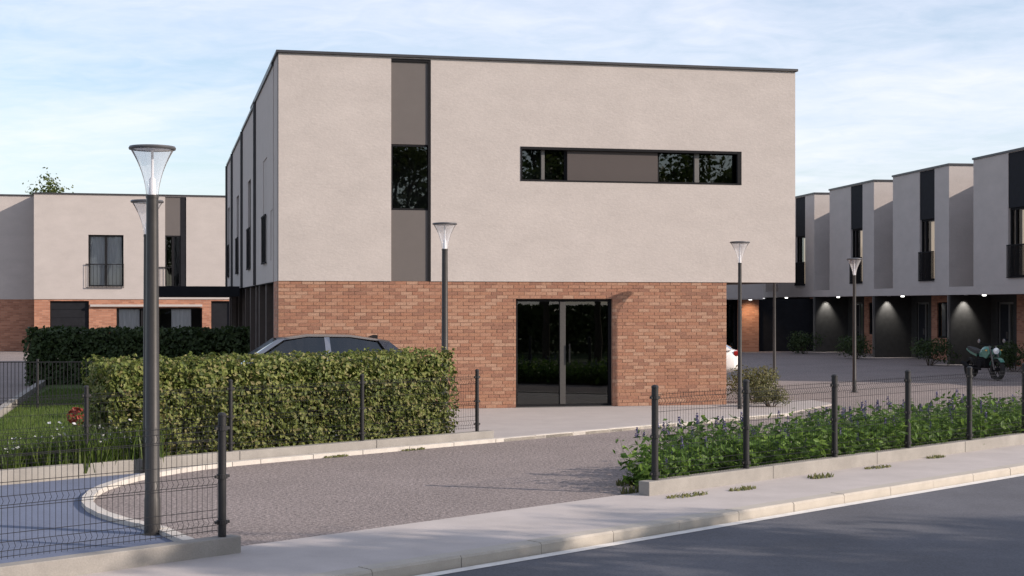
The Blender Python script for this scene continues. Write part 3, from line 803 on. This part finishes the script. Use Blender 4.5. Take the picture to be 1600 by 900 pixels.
# ------------------------------------------------------------------ plants
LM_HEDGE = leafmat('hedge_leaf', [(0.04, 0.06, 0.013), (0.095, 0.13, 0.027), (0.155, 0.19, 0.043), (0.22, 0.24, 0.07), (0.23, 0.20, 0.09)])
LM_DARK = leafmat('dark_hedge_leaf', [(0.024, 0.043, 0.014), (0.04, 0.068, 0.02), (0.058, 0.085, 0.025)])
LM_TREE = leafmat('tree_leaf', [(0.04, 0.07, 0.015), (0.07, 0.10, 0.022), (0.10, 0.12, 0.03)])
LM_SHRUB = leafmat('shrub_leaf', [(0.09, 0.10, 0.035), (0.13, 0.13, 0.05), (0.18, 0.165, 0.075), (0.07, 0.085, 0.03)])
LM_BED = leafmat('bed_leaf', [(0.045, 0.09, 0.017), (0.10, 0.19, 0.032), (0.21, 0.32, 0.06)], .45)
LM_FLOWER = leafmat('violet_blossom', [(0.07, 0.07, 0.15), (0.10, 0.095, 0.21), (0.14, 0.12, 0.23)], .2)
LM_GRASS = leafmat('grass_blade', [(0.05, 0.09, 0.015), (0.08, 0.13, 0.022), (0.12, 0.16, 0.035)])
LM_TUFT = leafmat('dry_tuft_blade', [(0.08, 0.10, 0.03), (0.13, 0.14, 0.045), (0.17, 0.15, 0.07)])
LM_RED = leafmat('red_petal', [(0.20, 0.03, 0.02), (0.28, 0.05, 0.03), (0.14, 0.02, 0.015)], .2)
LM_WHITE = leafmat('white_petal', [(0.6, 0.6, 0.62), (0.7, 0.7, 0.7)], .2)

def hedge(label, org, rz, Lx, Wy, H, n, size, m, seed, z0=0.1):
    rs = random.Random(seed)
    o = thing('hedge', label, 'hedge', org, rz)
    ph = [rs.uniform(0, 6) for _ in range(8)]
    def wob(a, b): return .05 * math.sin(a * 2.3 + ph[0]) * math.sin(b * 3.1 + ph[1]) + .05 * math.sin(a * 5.7 + ph[2] + b * 4.1) + .05 * math.sin(a * 11 + ph[4]) * math.sin(b * 12 + ph[3])
    areas = [Lx * H, Lx * H, Lx * Wy, Wy * H, Wy * H]; tot = sum(areas)
    def samp(r):
        q = r.uniform(0, tot); k = 0
        while q > areas[k]: q -= areas[k]; k += 1
        x = r.uniform(0, Lx); y = r.uniform(0, Wy); z = r.uniform(z0, H); dep = abs(r.gauss(0, .055)) - .03
        if k == 0: return Vector((x, wob(x, z) + dep, z)), Vector((0, -1, .25))
        if k == 1: return Vector((x, Wy - wob(x, z + 3) - dep, z)), Vector((0, 1, .25))
        if k == 2: return Vector((x, y, H + wob(x, y) * .6 - dep)), Vector((0, 0, 1))
        if k == 3: return Vector((wob(y, z) + dep, y, z)), Vector((-1, 0, .25))
        return Vector((Lx - wob(y, z + 1) - dep, y, z)), Vector((1, 0, .25))
    V, Fc = leaves(n, samp, size, rs, aspect=.6)
    addobj('foliage', leafmesh('foliage', V, Fc, m), o)
    # dense inner leaves
    def inner(r): return Vector((r.uniform(.04, Lx - .04), r.uniform(.10, Wy - .10), r.uniform(z0, H - .1))), Vector((r.gauss(0, 1), r.gauss(0, 1), 0))
    V, Fc = leaves(int(n * .8), inner, size * 1.7, rs, aspect=.7)
    addobj('inner_foliage', leafmesh('inner_foliage', V, Fc, m), o)
    V = []; Fc = []
    for i in range(int(Lx * 14)):
        x = rs.uniform(.05, Lx - .05); y = rs.uniform(.03, Wy - .03); hh = rs.uniform(.03, .11)
        def shoot(r, x=x, y=y, hh=hh): return Vector((x + r.gauss(0, .015), y + r.gauss(0, .015), H + r.random() * hh)), Vector((r.gauss(0, 1), r.gauss(0, 1), .3))
        v, f2 = leaves(5, shoot, size * .85, rs, aspect=.5); b = len(V); V += v; Fc += [tuple(q + b for q in t3) for t3 in f2]
    struct(addobj('young_shoots', leafmesh('young_shoots', V, Fc, m), o), 'stuff')
    mb = MB()
    for i in range(int(Lx / .35)):
        x = .2 + i * .35; y = Wy / 2 + rs.uniform(-.1, .1); mb.cyl((x, y, 0), (x + rs.uniform(-.1, .1), y, H * .7), .018, .008, 6)
    mb.build('stems', M_BARK, o)
    return o
hedge('sunlit clipped green hedge behind the fence in front of the parked car', st(S_BED - .40, 10.32), math.radians(45), 6.12, .75, 1.40, 15000, .075, LM_HEDGE, 1)
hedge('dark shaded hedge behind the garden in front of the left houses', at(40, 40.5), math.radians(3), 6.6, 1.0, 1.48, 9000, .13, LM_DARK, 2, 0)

def shrub(label, loc, rx, h, n, size, m, seed, group=None, name='shrub'):
    rs = random.Random(seed); o = thing(name, label, 'shrub', loc, 0, group)
    lobes = [(Vector((rs.uniform(-.5, .5) * rx, rs.uniform(-.5, .5) * rx, h * rs.uniform(.35, .7))), rs.uniform(.35, .6)) for _ in range(9)]
    def samp(r):
        c, k = r.choice(lobes); v = Vector((r.gauss(0, 1), r.gauss(0, 1), r.gauss(0, 1))).normalized() * (r.random() ** .4)
        return c + Vector((v.x * rx * k, v.y * rx * k, v.z * h * .36)), v
    V, Fc = leaves(n, samp, size, rs, aspect=.5); V = [(a, b, max(.02, c)) for a, b, c in V]
    addobj('foliage', leafmesh('foliage', V, Fc, m), o)
    mb = MB()
    for c, k in lobes: mb.cyl((c.x * .2, c.y * .2, 0), c, .015, .006, 5)
    mb.build('stems', M_BARK, o); return o
shrub('olive shrub at the foot of the main building right corner', at(1178, 33.2), .75, .85, 2600, .07, LM_SHRUB, 5)
shrub('low olive shrub behind the thin corner lamp post', at(1205, 31.8), .5, .5, 1300, .06, LM_SHRUB, 6)
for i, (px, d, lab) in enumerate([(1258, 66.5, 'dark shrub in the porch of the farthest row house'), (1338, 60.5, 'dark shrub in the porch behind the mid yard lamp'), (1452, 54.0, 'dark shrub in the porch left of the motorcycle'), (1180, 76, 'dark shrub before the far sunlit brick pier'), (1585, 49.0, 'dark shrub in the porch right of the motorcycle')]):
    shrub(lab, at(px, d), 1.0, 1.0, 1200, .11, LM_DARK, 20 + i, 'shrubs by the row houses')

# plants with violet spikes behind the right fence
def bed_plant_meshes(seed, flowers=True):
    rs = random.Random(seed); V = []; Fc = []; tips = []
    for s in range(26):
        a = rs.uniform(0, 6.283); r0 = rs.uniform(0, .16); lean = rs.uniform(.05, .24); H = rs.uniform(.38, .70)
        bx, by = r0 * math.cos(a), r0 * math.sin(a); tx, ty = bx + lean * math.cos(a), by + lean * math.sin(a)
        nl = 6
        for q in range(nl):
            f = .12 + .85 * q / nl
            c = Vector((bx + (tx - bx) * f, by + (ty - by) * f, H * f)); ang = q * 2.4 + a
            def samp(r, c=c, ang=ang): 
                return c + Vector((math.cos(ang) * .04, math.sin(ang) * .04, 0)), Vector((math.cos(ang) * .6, math.sin(ang) * .6, .8))
            v, f2 = leaves(1, samp, .15 * (1.15 - .5 * f), rs, aspect=.5); b = len(V); V += v; Fc += [tuple(i + b for i in t) for t in f2]
        b = len(V); V += [(bx - .003, by, 0), (bx + .003, by, 0), (tx, ty, H)]; Fc.append((b, b + 1, b + 2))
        if s in (3, 9): tips.append((tx, ty, H - .09))
    return leafmesh('foliage', V, Fc, LM_BED), tips
SPK = []
for i in range(3):
    def fs(r):
        k = r.random(); rr = .022 * (1 - k * .7); g = r.uniform(0, 6.28); return Vector((rr * math.cos(g), rr * math.sin(g), -.03 + k * .13)), Vector((math.cos(g), math.sin(g), .2))
    V, Fc = leaves(30, fs, .03, random.Random(150 + i), aspect=.7); SPK.append(leafmesh('flower_spike', V, Fc, LM_FLOWER))
BP = [bed_plant_meshes(100 + i) for i in range(6)]
rs = random.Random(11)
t = 12.85
FP = [13.5, 15.25, 17.2, 19.05, 20.8, 22.55, 24.3, 26.05]
ORD = ['first', 'second', 'third', 'fourth', 'fifth', 'sixth', 'seventh', 'eighth', 'ninth']
ROWN = ['front', 'second', 'third', 'back']
while t < 26.0:
    for row in range(4):
        s = S_WALL - .30 - row * .38 + rs.uniform(-.08, .08)
        if t < 13.35 + row * .62: continue
        bay = sum(1 for q in FP if q <= t)
        if bay == 0: lab = 'violet flowering plant left of the first sidewalk fence post, %s row' % ROWN[row]
        else: lab = 'violet flowering plant between the %s and %s sidewalk fence posts, %s row' % (ORD[bay - 1], ORD[bay], ROWN[row])
        o = thing('flowering_plant', lab, 'plant', st(s, t + rs.uniform(-.1, .1), .012), rs.uniform(0, 6.28), 'violet flowering plants behind the sidewalk fence')
        k = rs.uniform(.80, 1.18); o.scale = (k, k, k * rs.uniform(.9, 1.1))
        f, g = rs.choice(BP); addobj('foliage', f, o)
        for tp in (g if row > 1 else g[:1]):
            addobj('flower_spike', rs.choice(SPK), o).location = tp
    t += .40

def grass_mesh(n, h, r, seed, m, wid=.012):
    rs = random.Random(seed); V = []; Fc = []
    for _ in range(n):
        a = rs.uniform(0, 6.283); q = r * math.sqrt(rs.random()); x, y = q * math.cos(a), q * math.sin(a); g = rs.uniform(0, 6.283); H = h * rs.uniform(.5, 1.1); l = H * rs.uniform(.1, .6)
        dx, dy = math.cos(g), math.sin(g); w = wid * rs.uniform(.6, 1.2); b = len(V)
        V += [(x - dy * w, y + dx * w, 0), (x + dy * w, y - dx * w, 0), (x + dx * l * .35 + dy * w * .8, y + dy * l * .35 - dx * w * .8, H * .6), (x + dx * l * .35 - dy * w * .8, y + dy * l * .35 + dx * w * .8, H * .6), (x + dx * l, y + dy * l, H)]
        Fc += [(b, b + 1, b + 2, b + 3), (b + 3, b + 2, b + 4)]
    return leafmesh('blades', V, Fc, m)
# tufts at the foot of the walls
GT = [grass_mesh(110, .045, .12, 40 + i, LM_TUFT, .007) for i in range(3)]
tl = [(525, 714, 'grass tuft at the foot of the planter wall left of the hedge end'), (645, 703, 'grass tuft at the foot of the planter wall under the hedge end'), (1075, 775, 'grass tuft at the wall foot nearest the drive'), (1160, 765, 'second grass tuft along the sidewalk wall from the drive'), (1282, 746, 'third grass tuft along the sidewalk wall from the drive'), (1372, 731, 'fourth grass tuft along the sidewalk wall from the drive'), (1462, 715, 'fifth grass tuft along the sidewalk wall from the drive'), (1000, 768, 'grass tuft on the gravel at the end of the flower bed'), (985, 757, 'grass tuft on the gravel behind the first right fence post')]
for i, (px, py, lab) in enumerate(tl):
    p = gp(px, py)
    o = thing('grass_tuft', lab, 'grass', p, math.radians(45), 'grass tufts along the wall feet')
    o.scale = (RND.uniform(1.8, 3.2), RND.uniform(.6, 1.0), RND.uniform(.7, 1.1) if i < 7 else 1.8); addobj('blades', GT[i % 3], o)
# garden plants at the left
GM = [grass_mesh(150, .55, .26, 60 + i, LM_GRASS, .012) for i in range(3)]
WF = []
for i in range(2):
    r2 = random.Random(70 + i)
    def ws(r): 
        g = r.uniform(0, 6.28); return Vector((.2 * math.cos(g), .2 * math.sin(g), r.uniform(.35, .6))), Vector((0, -.5, 1))
    V, Fc = leaves(9, ws, .05, r2, aspect=.9); WF.append(leafmesh('blossoms', V, Fc, LM_WHITE))
rs = random.Random(5)
for i in range(17):
    t = 8.5 + i * .14
    o = thing('garden_grass_clump', 'tall grass clump with small white blossoms in the garden border at the left', 'plant', st(S_BED - .26 - (rs.uniform(0, .5) if t < 9.9 else 0), t, .05), rs.uniform(0, 6), 'grass clumps in the left garden border')
    k = rs.uniform(.7, 1.1); o.scale = (k, k, k); addobj('blades', rs.choice(GM), o); addobj('blossoms', rs.choice(WF), o)
rf = thing('red_flower_bush', 'small bush of red flowers in front of the hedge left end', 'plant', gp(122, 690, .03))
def rsamp(r): 
    v = Vector((r.gauss(0, 1), r.gauss(0, 1), r.gauss(0, 1))).normalized(); return Vector((v.x * .16, v.y * .16, .40 + v.z * .12)), v
V, Fc = leaves(160, rsamp, .07, random.Random(9), aspect=.9); addobj('petals', leafmesh('petals', V, Fc, LM_RED), rf)
addobj('blades', grass_mesh(60, .34, .12, 91, LM_GRASS), rf)
# lawn grass
V = []; Fc = []; rs = random.Random(33)
for _ in range(30000):
    q_ = rs.random() ** 1.3; d_ = 19.2 + q_ * 19; p = at(rs.uniform(-70 + q_ * 150, 150 + q_ * 60), d_, .03)
    if (p.x - p.y) * U2 > S_BED - .2: continue
    h = rs.uniform(.04, .10); g = rs.uniform(0, 6.28); b = len(V)
    V += [(p.x - .006 * math.cos(g), p.y - .006 * math.sin(g), .03), (p.x + .006 * math.cos(g), p.y + .006 * math.sin(g), .03), (p.x + rs.uniform(-.02, .02), p.y + rs.uniform(-.02, .02), .03 + h)]; Fc.append((b, b + 1, b + 2))
go = addobj('lawn_grass', leafmesh('lawn_grass', V, Fc, LM_GRASS)); struct(go, 'stuff'); go['label'] = 'short grass on the lawn left of the hedge'
# garden path edge and rear garden fence
ge = thing('garden_edging', 'pale low edging strip running back along the garden lawn', 'edging', (0, 0, 0))
a, b = gp(0, 655), gp(76, 600); d = (b - a).normalized(); nn = Vector((-d.y, d.x, 0)) * .15; nseg = 10
for i in range(nseg):
    p = a + (b - a) * (i / nseg) + d * .01; q = a + (b - a) * ((i + 1) / nseg) - d * .01
    MB().loft([[v + Vector((0, 0, z)) for v in (p, q, q + nn, p + nn)] for z in (-.02, .16)]).build('edging_stone', M_CONC, ge)
gf = thing('mesh_fence', 'dark wire fence at the back of the garden left of the hedge', 'fence', at(-60, 31.0), math.radians(6))
mb = MB()
for i in range(40): mb.box(i * .075, i * .075 + .012, 0, .012, .1, 1.0)
mb.box(0, 3, .0, .014, .98, 1.0); mb.box(0, 3, .0, .014, .12, .14); mb.build('mesh_panel', M_POST, gf)
for x in (0, 1.5, 2.98): MB().cyl((x, .03, 0), (x, .03, 1.05), .03).build('post', M_POST, gf)

def tree(label, loc, h, r, seed, nleaf=9000, size=.16, group=None, ch=None, m=None):
    rs = random.Random(seed); o = thing('tree', label, 'tree', loc, 0, group)
    mb = MB(); th = h * .4; ch = ch or h * .62; m = m or LM_TREE
    mb.cyl((0, 0, 0), (rs.uniform(-.1, .1), rs.uniform(-.1, .1), th), h * .022, h * .015, 10)
    tips = []
    for i in range(11):
        a = i * 2.4 + rs.uniform(-.3, .3); el = rs.uniform(.1, 1.0)
        z = h - ch + ch * (.12 + .8 * el); rr = r * (1 - .75 * (el - .35) ** 2) * rs.uniform(.45, .8) * (1 if el < .8 else .5)
        p = Vector((rr * math.cos(a), rr * math.sin(a), z)); b0_ = Vector((0, 0, th * rs.uniform(.75, 1.0)))
        mid = (b0_ + p) / 2 + Vector((0, 0, .1 * h)); mb.cyl(b0_, mid, h * .009, h * .006, 6); mb.cyl(mid, p, h * .006, h * .002, 6); tips.append(p)
        for _ in range(3):
            q = p + Vector((rs.gauss(0, 1), rs.gauss(0, 1), rs.gauss(0, .7))) * r * .3; mb.cyl(mid, q, h * .004, h * .0015, 5); tips.append(q)
    mb.build('trunk', M_BARK, o)
    def samp(rr):
        c = rr.choice(tips); v = Vector((rr.gauss(0, 1), rr.gauss(0, 1), rr.gauss(0, .8))); return c + v * r * .17, v.normalized()
    V, Fc = leaves(nleaf, samp, size, rs, aspect=.6); addobj('crown', leafmesh('crown', V, Fc, m), o)
    return o
tree('tree top rising above the flat roof of the left house', at(84, 96), 9.9, 1.9, 3, 2500, .22)
# trees across the street, outside the frame: they throw the shadows on road and sidewalk and show in the glass
GS = 'street trees opposite the houses'
for i, (x, y, h, r) in enumerate([(17.0, 10.0, 7.4, 2.0), (12.9, 8.2, 7.6, 1.7), (15.6, 7.3, 7.4, 2.0), (20.5, 9.5, 7.6, 2.0)]):
    tree('young street tree across the road to the right of the viewer', (x, y, -.13), h, r, 300 + i, 5200, .23, 'young street trees')
for i, (x, y) in enumerate([(9, -44), (16, -41), (22, -44), (29, -42), (36, -46), (2, -43), (-5, -42)]):
    p = bl(x, y); p.z = -.13
    tree('tall park tree behind the viewer reflected in the windows', p, 12 + (i * 37 % 5) * .7, 3.6, 320 + i, 5000, .34, 'park trees')
hedge('long hedge across the road behind the viewer', bl(-8, -39), ROT, 46, 1.2, 2.0, 7000, .3, LM_TREE, 44, 0)

# ------------------------------------------------------------------ vehicles
def make_car(label, loc, rz, paint, name='parked_car', hgt=1.58):
    """local x forward, length 4.4, y left"""
    o = thing(name, label, 'car', loc, rz)
    k = hgt / 1.5
    # body stations: x, half width, bottom, sill, shoulder z, hood z
    stn = [(-2.18, .62, .45, .55, .80, .86), (-2.08, .78, .32, .5, .86, .95), (-1.7, .87, .24, .5, .90, 1.0), (-.9, .90, .2, .5, .90, .97), (0.1, .90, .2, .5, .89, .95), (.95, .89, .2, .5, .87, .96), (1.55, .85, .24, .5, .80, .86), (1.98, .76, .3, .5, .68, .74), (2.18, .58, .38, .48, .58, .62)]
    rings = []
    for x, w, b, s, sh, hd in stn:
        rings.append([(x, -w * .92, b * k), (x, -w, s * k), (x, -w * .985, sh * k), (x, -w * .8, hd * k), (x, 0, (hd + .015) * k), (x, w * .8, hd * k), (x, w * .985, sh * k), (x, w, s * k), (x, w * .92, b * k)])
    body = MB().loft(rings).build('body', paint, o, smooth=True)
    sb = body.modifiers.new('sub', 'SUBSURF'); sb.levels = 1; sb.render_levels = 2
    # glass house
    g = [(-1.95, .70, .95, 1.02), (-1.35, .70, .93, 1.37), (-.7, .71, .93, 1.46), (0.05, .71, .93, 1.47), (.55, .70, .93, 1.40), (1.3, .66, .92, .965)]
    rg = []
    for x, w, b, t_ in g:
        wt = w * (.80 if t_ > 1.2 else .95)
        rg.append([(x, -w * 1.14, b * k), (x, -wt, t_ * k - .03), (x, -wt * .8, t_ * k), (x, wt * .8, t_ * k), (x, wt, t_ * k - .03), (x, w * 1.14, b * k)])
    MB().loft(rg).build('glass_house', G_CAR, o, smooth=True)
    # dark cabin inside
    MB().box(-1.3, .6, -.55, .55, .5 * k, .98 * k).box(-.25, -.1, -.5, -.1, .98 * k, 1.28 * k).box(-.25, -.1, .1, .5, .98 * k, 1.28 * k).build('seats', M_INT, o)
    # roof panel and pillars
    top = MB(); pr = [(-1.42, 1.365), (-.7, 1.462), (0.05, 1.472), (.58, 1.402)]
    rr = []
    for x, t_ in pr:
        w = .585; rr.append([(x, -w, t_ * k - .022), (x, -w * .82, t_ * k + .010), (x, 0, t_ * k + .022), (x, w * .82, t_ * k + .010), (x, w, t_ * k - .022), (x, 0, t_ * k - .012)])
    top.loft(rr).build('roof', paint, o, smooth=True)
    for sgn in (-1, 1):
        MB().loft([[(1.36, sgn * .78, .93 * k), (1.24, sgn * .78, .95 * k), (1.24, sgn * .70, .96 * k), (1.36, sgn * .70, .94 * k)], [(.58, sgn * .585, 1.395 * k), (.46, sgn * .595, 1.405 * k), (.46, sgn * .55, 1.42 * k), (.58, sgn * .55, 1.41 * k)]]).build('pillar', MATS['chrome_trim'], o)
        MB().loft([[(-.28, sgn * .83, .92 * k), (-.38, sgn * .83, .92 * k), (-.38, sgn * .78, .92 * k), (-.28, sgn * .78, .92 * k)], [(-.24, sgn * .605, 1.44 * k), (-.33, sgn * .605, 1.44 * k), (-.33, sgn * .55, 1.45 * k), (-.24, sgn * .55, 1.45 * k)]]).build('pillar', MATS['chrome_trim'], o)
        MB().loft([[(-1.55, sgn * .82, .93 * k), (-1.98, sgn * .78, .95 * k), (-1.98, sgn * .7, .95 * k), (-1.55, sgn * .72, .93 * k)], [(-1.2, sgn * .60, 1.385 * k), (-1.42, sgn * .585, 1.35 * k), (-1.42, sgn * .53, 1.36 * k), (-1.2, sgn * .53, 1.40 * k)]]).build('pillar', paint, o)
        m = MB().loft([[(.95, sgn * .9, .95 * k), (.95, sgn * 1.05, .97 * k), (.95, sgn * 1.05, 1.08 * k), (.95, sgn * .9, 1.08 * k)], [(1.1, sgn * .92, .98 * k), (1.1, sgn * 1.02, .99 * k), (1.1, sgn * 1.02, 1.05 * k), (1.1, sgn * .92, 1.05 * k)]]).build('side_mirror', paint, o)
        MB().lathe([(0, -.01), (.09, -.01), (.1, 0), (.08, .03)], n=12).build('headlight', MATS['lamp_lens'], o).location = (2.06, sgn * .55, .68 * k)
        MB().box(-2.16, -2.02, sgn * .62 - .12, sgn * .62 + .12, .80 * k, .93 * k).build('tail_light', MATS['tail_lens'], o, bevel=.02)
        for wx in (-1.35, 1.35):
            R = .335
            ty = MB().lathe([(R * .62, -.10), (R * .94, -.11), (R, -.07), (R, .07), (R * .94, .11), (R * .62, .10)], n=28, axis='y').build('wheel', MATS['tyre_rubber'], o, smooth=True)
            ty.location = (wx, sgn * .81, R)
            rm = MB().lathe([(0, sgn * .08), (R * .2, sgn * .085), (R * .63, sgn * .06), (R * .63, -sgn * .08)], n=28, axis='y')
            for q in range(5):
                a = q * 2 * math.pi / 5; rm.cyl((0, sgn * .09, 0), (R * .62 * math.cos(a), sgn * .09, R * .62 * math.sin(a)), .035, .025, 6)
            rm.build('rim', MATS['chrome_trim'], ty, smooth=True)
    MB().loft([[(-1.28, -.015, 1.39 * k), (-1.05, -.015, 1.42 * k), (-1.05, .015, 1.42 * k), (-1.28, .015, 1.39 * k)], [(-1.27, -.006, 1.46 * k), (-1.2, -.006, 1.465 * k), (-1.2, .006, 1.465 * k), (-1.27, .006, 1.46 * k)]]).build('antenna', M_FRAME, o)
    MB().box(-2.21, -2.17, -.26, .26, .55 * k, .66 * k).build('number_plate', M_DIFF, o)
    return o
mat('chrome_trim', (.30, .31, .33), .3, .9, var=.05)
mat('lamp_lens', (.8, .82, .85), .15, .2, var=.05)
mat('tail_lens', (.45, .02, .02), .2, 0, var=.2)
mat('tyre_rubber', (.02, .02, .02), .85, 0, var=.2, scale=20)
P_DARK = mat('dark_blue_paint', (.035, .04, .055), .25, .4, var=.08, scale=2, coat=.7)
P_WHITE = mat('white_paint', (.78, .78, .78), .3, 0, var=.04, scale=2, coat=.5)
make_car('dark blue car parked behind the clipped hedge, only its roof showing', at(480, 27.4), ROT + math.pi, P_DARK, hgt=1.58).scale = (1.0, 1.05, 1.05)
make_car('white car mostly hidden behind the right corner of the main building', at(1151, 42.3) + Vector((-2.12, 0, 0)), math.pi - .15, P_WHITE, hgt=1.45)

# motorcycle
def motorcycle(label, front, rear):
    mid = (front + rear) / 2; v = front - rear
    o = thing('motorcycle', label, 'motorcycle', mid, math.atan2(v.y, v.x))
    wb = .70; R = .31
    tm = MATS['tyre_rubber']; blk = M_FRAME; gr = mat('green_paint', (.06, .22, .17), .3, .1, var=.1, coat=.6); ch = MATS['chrome_trim']
    for x in (-wb, wb):
        w = MB().lathe([(R * .72, -.05), (R * .93, -.065), (R, 0), (R * .93, .065), (R * .72, .05)], n=28, axis='y').build('wheel', tm, o, smooth=True); w.location = (x, 0, R)
        rm = MB().lathe([(R * .74, -.045), (R * .66, 0), (R * .74, .045)], n=28, axis='y'); rm.cyl((0, -.07, 0), (0, .07, 0), .05, n=12)
        for q in range(6):
            a = q * math.pi / 3; rm.cyl((0, 0, 0), (R * .7 * math.cos(a), 0, R * .7 * math.sin(a)), .016, n=6)
        rm.build('rim', blk, w)
        MB().lathe([(.06, -.006), (.14, -.006), (.14, .006), (.06, .006)], (0, .075, 0), n=20, axis='y').build('brake_disc', ch, w)
    MB().loft([[(-.28, y * .8, .36), (.25, y * .8, .36), (.30, y, .62), (-.15, y, .62)] for y in (-.16, .16)]).cyl((.05, -.2, .45), (.05, .2, .45), .12, n=16).build('engine', blk, o, bevel=.02)
    MB().loft([[(x, -w, z0), (x, -w * 1.1, (z0 + z1) / 2), (x, -w * .5, z1), (x, w * .5, z1), (x, w * 1.1, (z0 + z1) / 2), (x, w, z0)] for x, w, z0, z1 in ((-.14, .08, .70, .82), (.0, .14, .66, .90), (.18, .17, .66, .96), (.34, .15, .70, .93), (.44, .08, .74, .84))]).build('fuel_tank', gr, o, smooth=True)
    MB().loft([[(x, -w, z), (x, -w * .9, z + h), (x, w * .9, z + h), (x, w, z)] for x, w, z, h in ((-.82, .06, .88, .06), (-.6, .11, .82, .09), (-.3, .13, .75, .09), (-.1, .10, .74, .09))]).build('seat', mat('seat_leather', (.02, .02, .02), .6, var=.2), o, smooth=True)
    MB().loft([[(x, -w, z), (x, -w, z + h), (x, w, z + h), (x, w, z)] for x, w, z, h in ((-.88, .05, .84, .05), (-.6, .09, .74, .1), (-.25, .10, .66, .1))]).build('tail_cowl', gr, o)
    for s in (-1, 1):
        MB().cyl((wb, s * .1, R), (wb - .26, s * .1, .98), .027, .024, 10).build('fork', M_MULL, o)
        MB().loft([[(x, s * .17, z0), (x, s * .2, z0), (x, s * .2, z1), (x, s * .17, z1)] for x, z0, z1 in ((.2, .68, .86), (.42, .62, .9), (.56, .74, .84))]).build('side_fairing', gr, o)
        st_ = MB().tube([(.42, s * .12, 1.0), (.40, s * .36, 1.08)], .009).build('mirror_stem', blk, o)
        MB().lathe([(0, 0), (.055, 0), (.06, .01), (.05, .03), (0, .035)], n=14, axis='y').build('mirror', ch, st_).location = (.39, s * .40 - .015, 1.12)
        MB().cyl((-wb, s * .07, R), (-.15, s * .09, .45), .025, n=8).build('swing_arm', blk, o)
        MB().lathe([(0, 0), (.03, 0), (.03, .03), (0, .04)], n=10).build('indicator', mat('indicator_lens', (.7, .4, .1), .3, var=.1), o).location = (.50, s * .24, .84)
    MB().tube([(.36, -.38, 1.02), (.44, -.2, 1.02), (.45, .2, 1.02), (.36, .38, 1.02)], .014).build('handlebar', blk, o)
    MB().lathe([(0, -.05), (.07, -.04), (.095, .03), (.09, .05), (0, .06)], n=18).build('headlight', MATS['lamp_lens'], o).matrix_local = Matrix.Translation((.60, 0, .84)) @ Matrix.Rotation(math.pi / 2, 4, 'Y')
    MB().loft([[(wb + R * 1.08 * math.cos(a), -.07, R + R * 1.08 * math.sin(a)), (wb + R * 1.08 * math.cos(a), .07, R + R * 1.08 * math.sin(a)), (wb + R * 1.12 * math.cos(a), .07, R + R * 1.12 * math.sin(a)), (wb + R * 1.12 * math.cos(a), -.07, R + R * 1.12 * math.sin(a))] for a in [math.radians(q) for q in range(40, 161, 15)]]).build('front_fender', gr, o)
    MB().cyl((.1, -.18, .30), (-.45, -.19, .34), .03, .03, 10).cyl((-.45, -.19, .34), (-.85, -.20, .46), .05, .055, 12).build('exhaust', blk, o)
    MB().tube([(-.1, 0, .66), (.42, 0, .92)], .03).tube([(-.1, 0, .66), (-.15, 0, .4)], .03).tube([(-.75, .06, .86), (-.1, .06, .62)], .018).tube([(-.75, -.06, .86), (-.1, -.06, .62)], .018).build('frame', blk, o)
    MB().tube([(0, .12, .34), (-.06, .3, .01)], .012).build('side_stand', blk, o)
    return o
motorcycle('green and black motorcycle parked in front of the row houses', at(1557, 43.3), at(1519, 44.55))
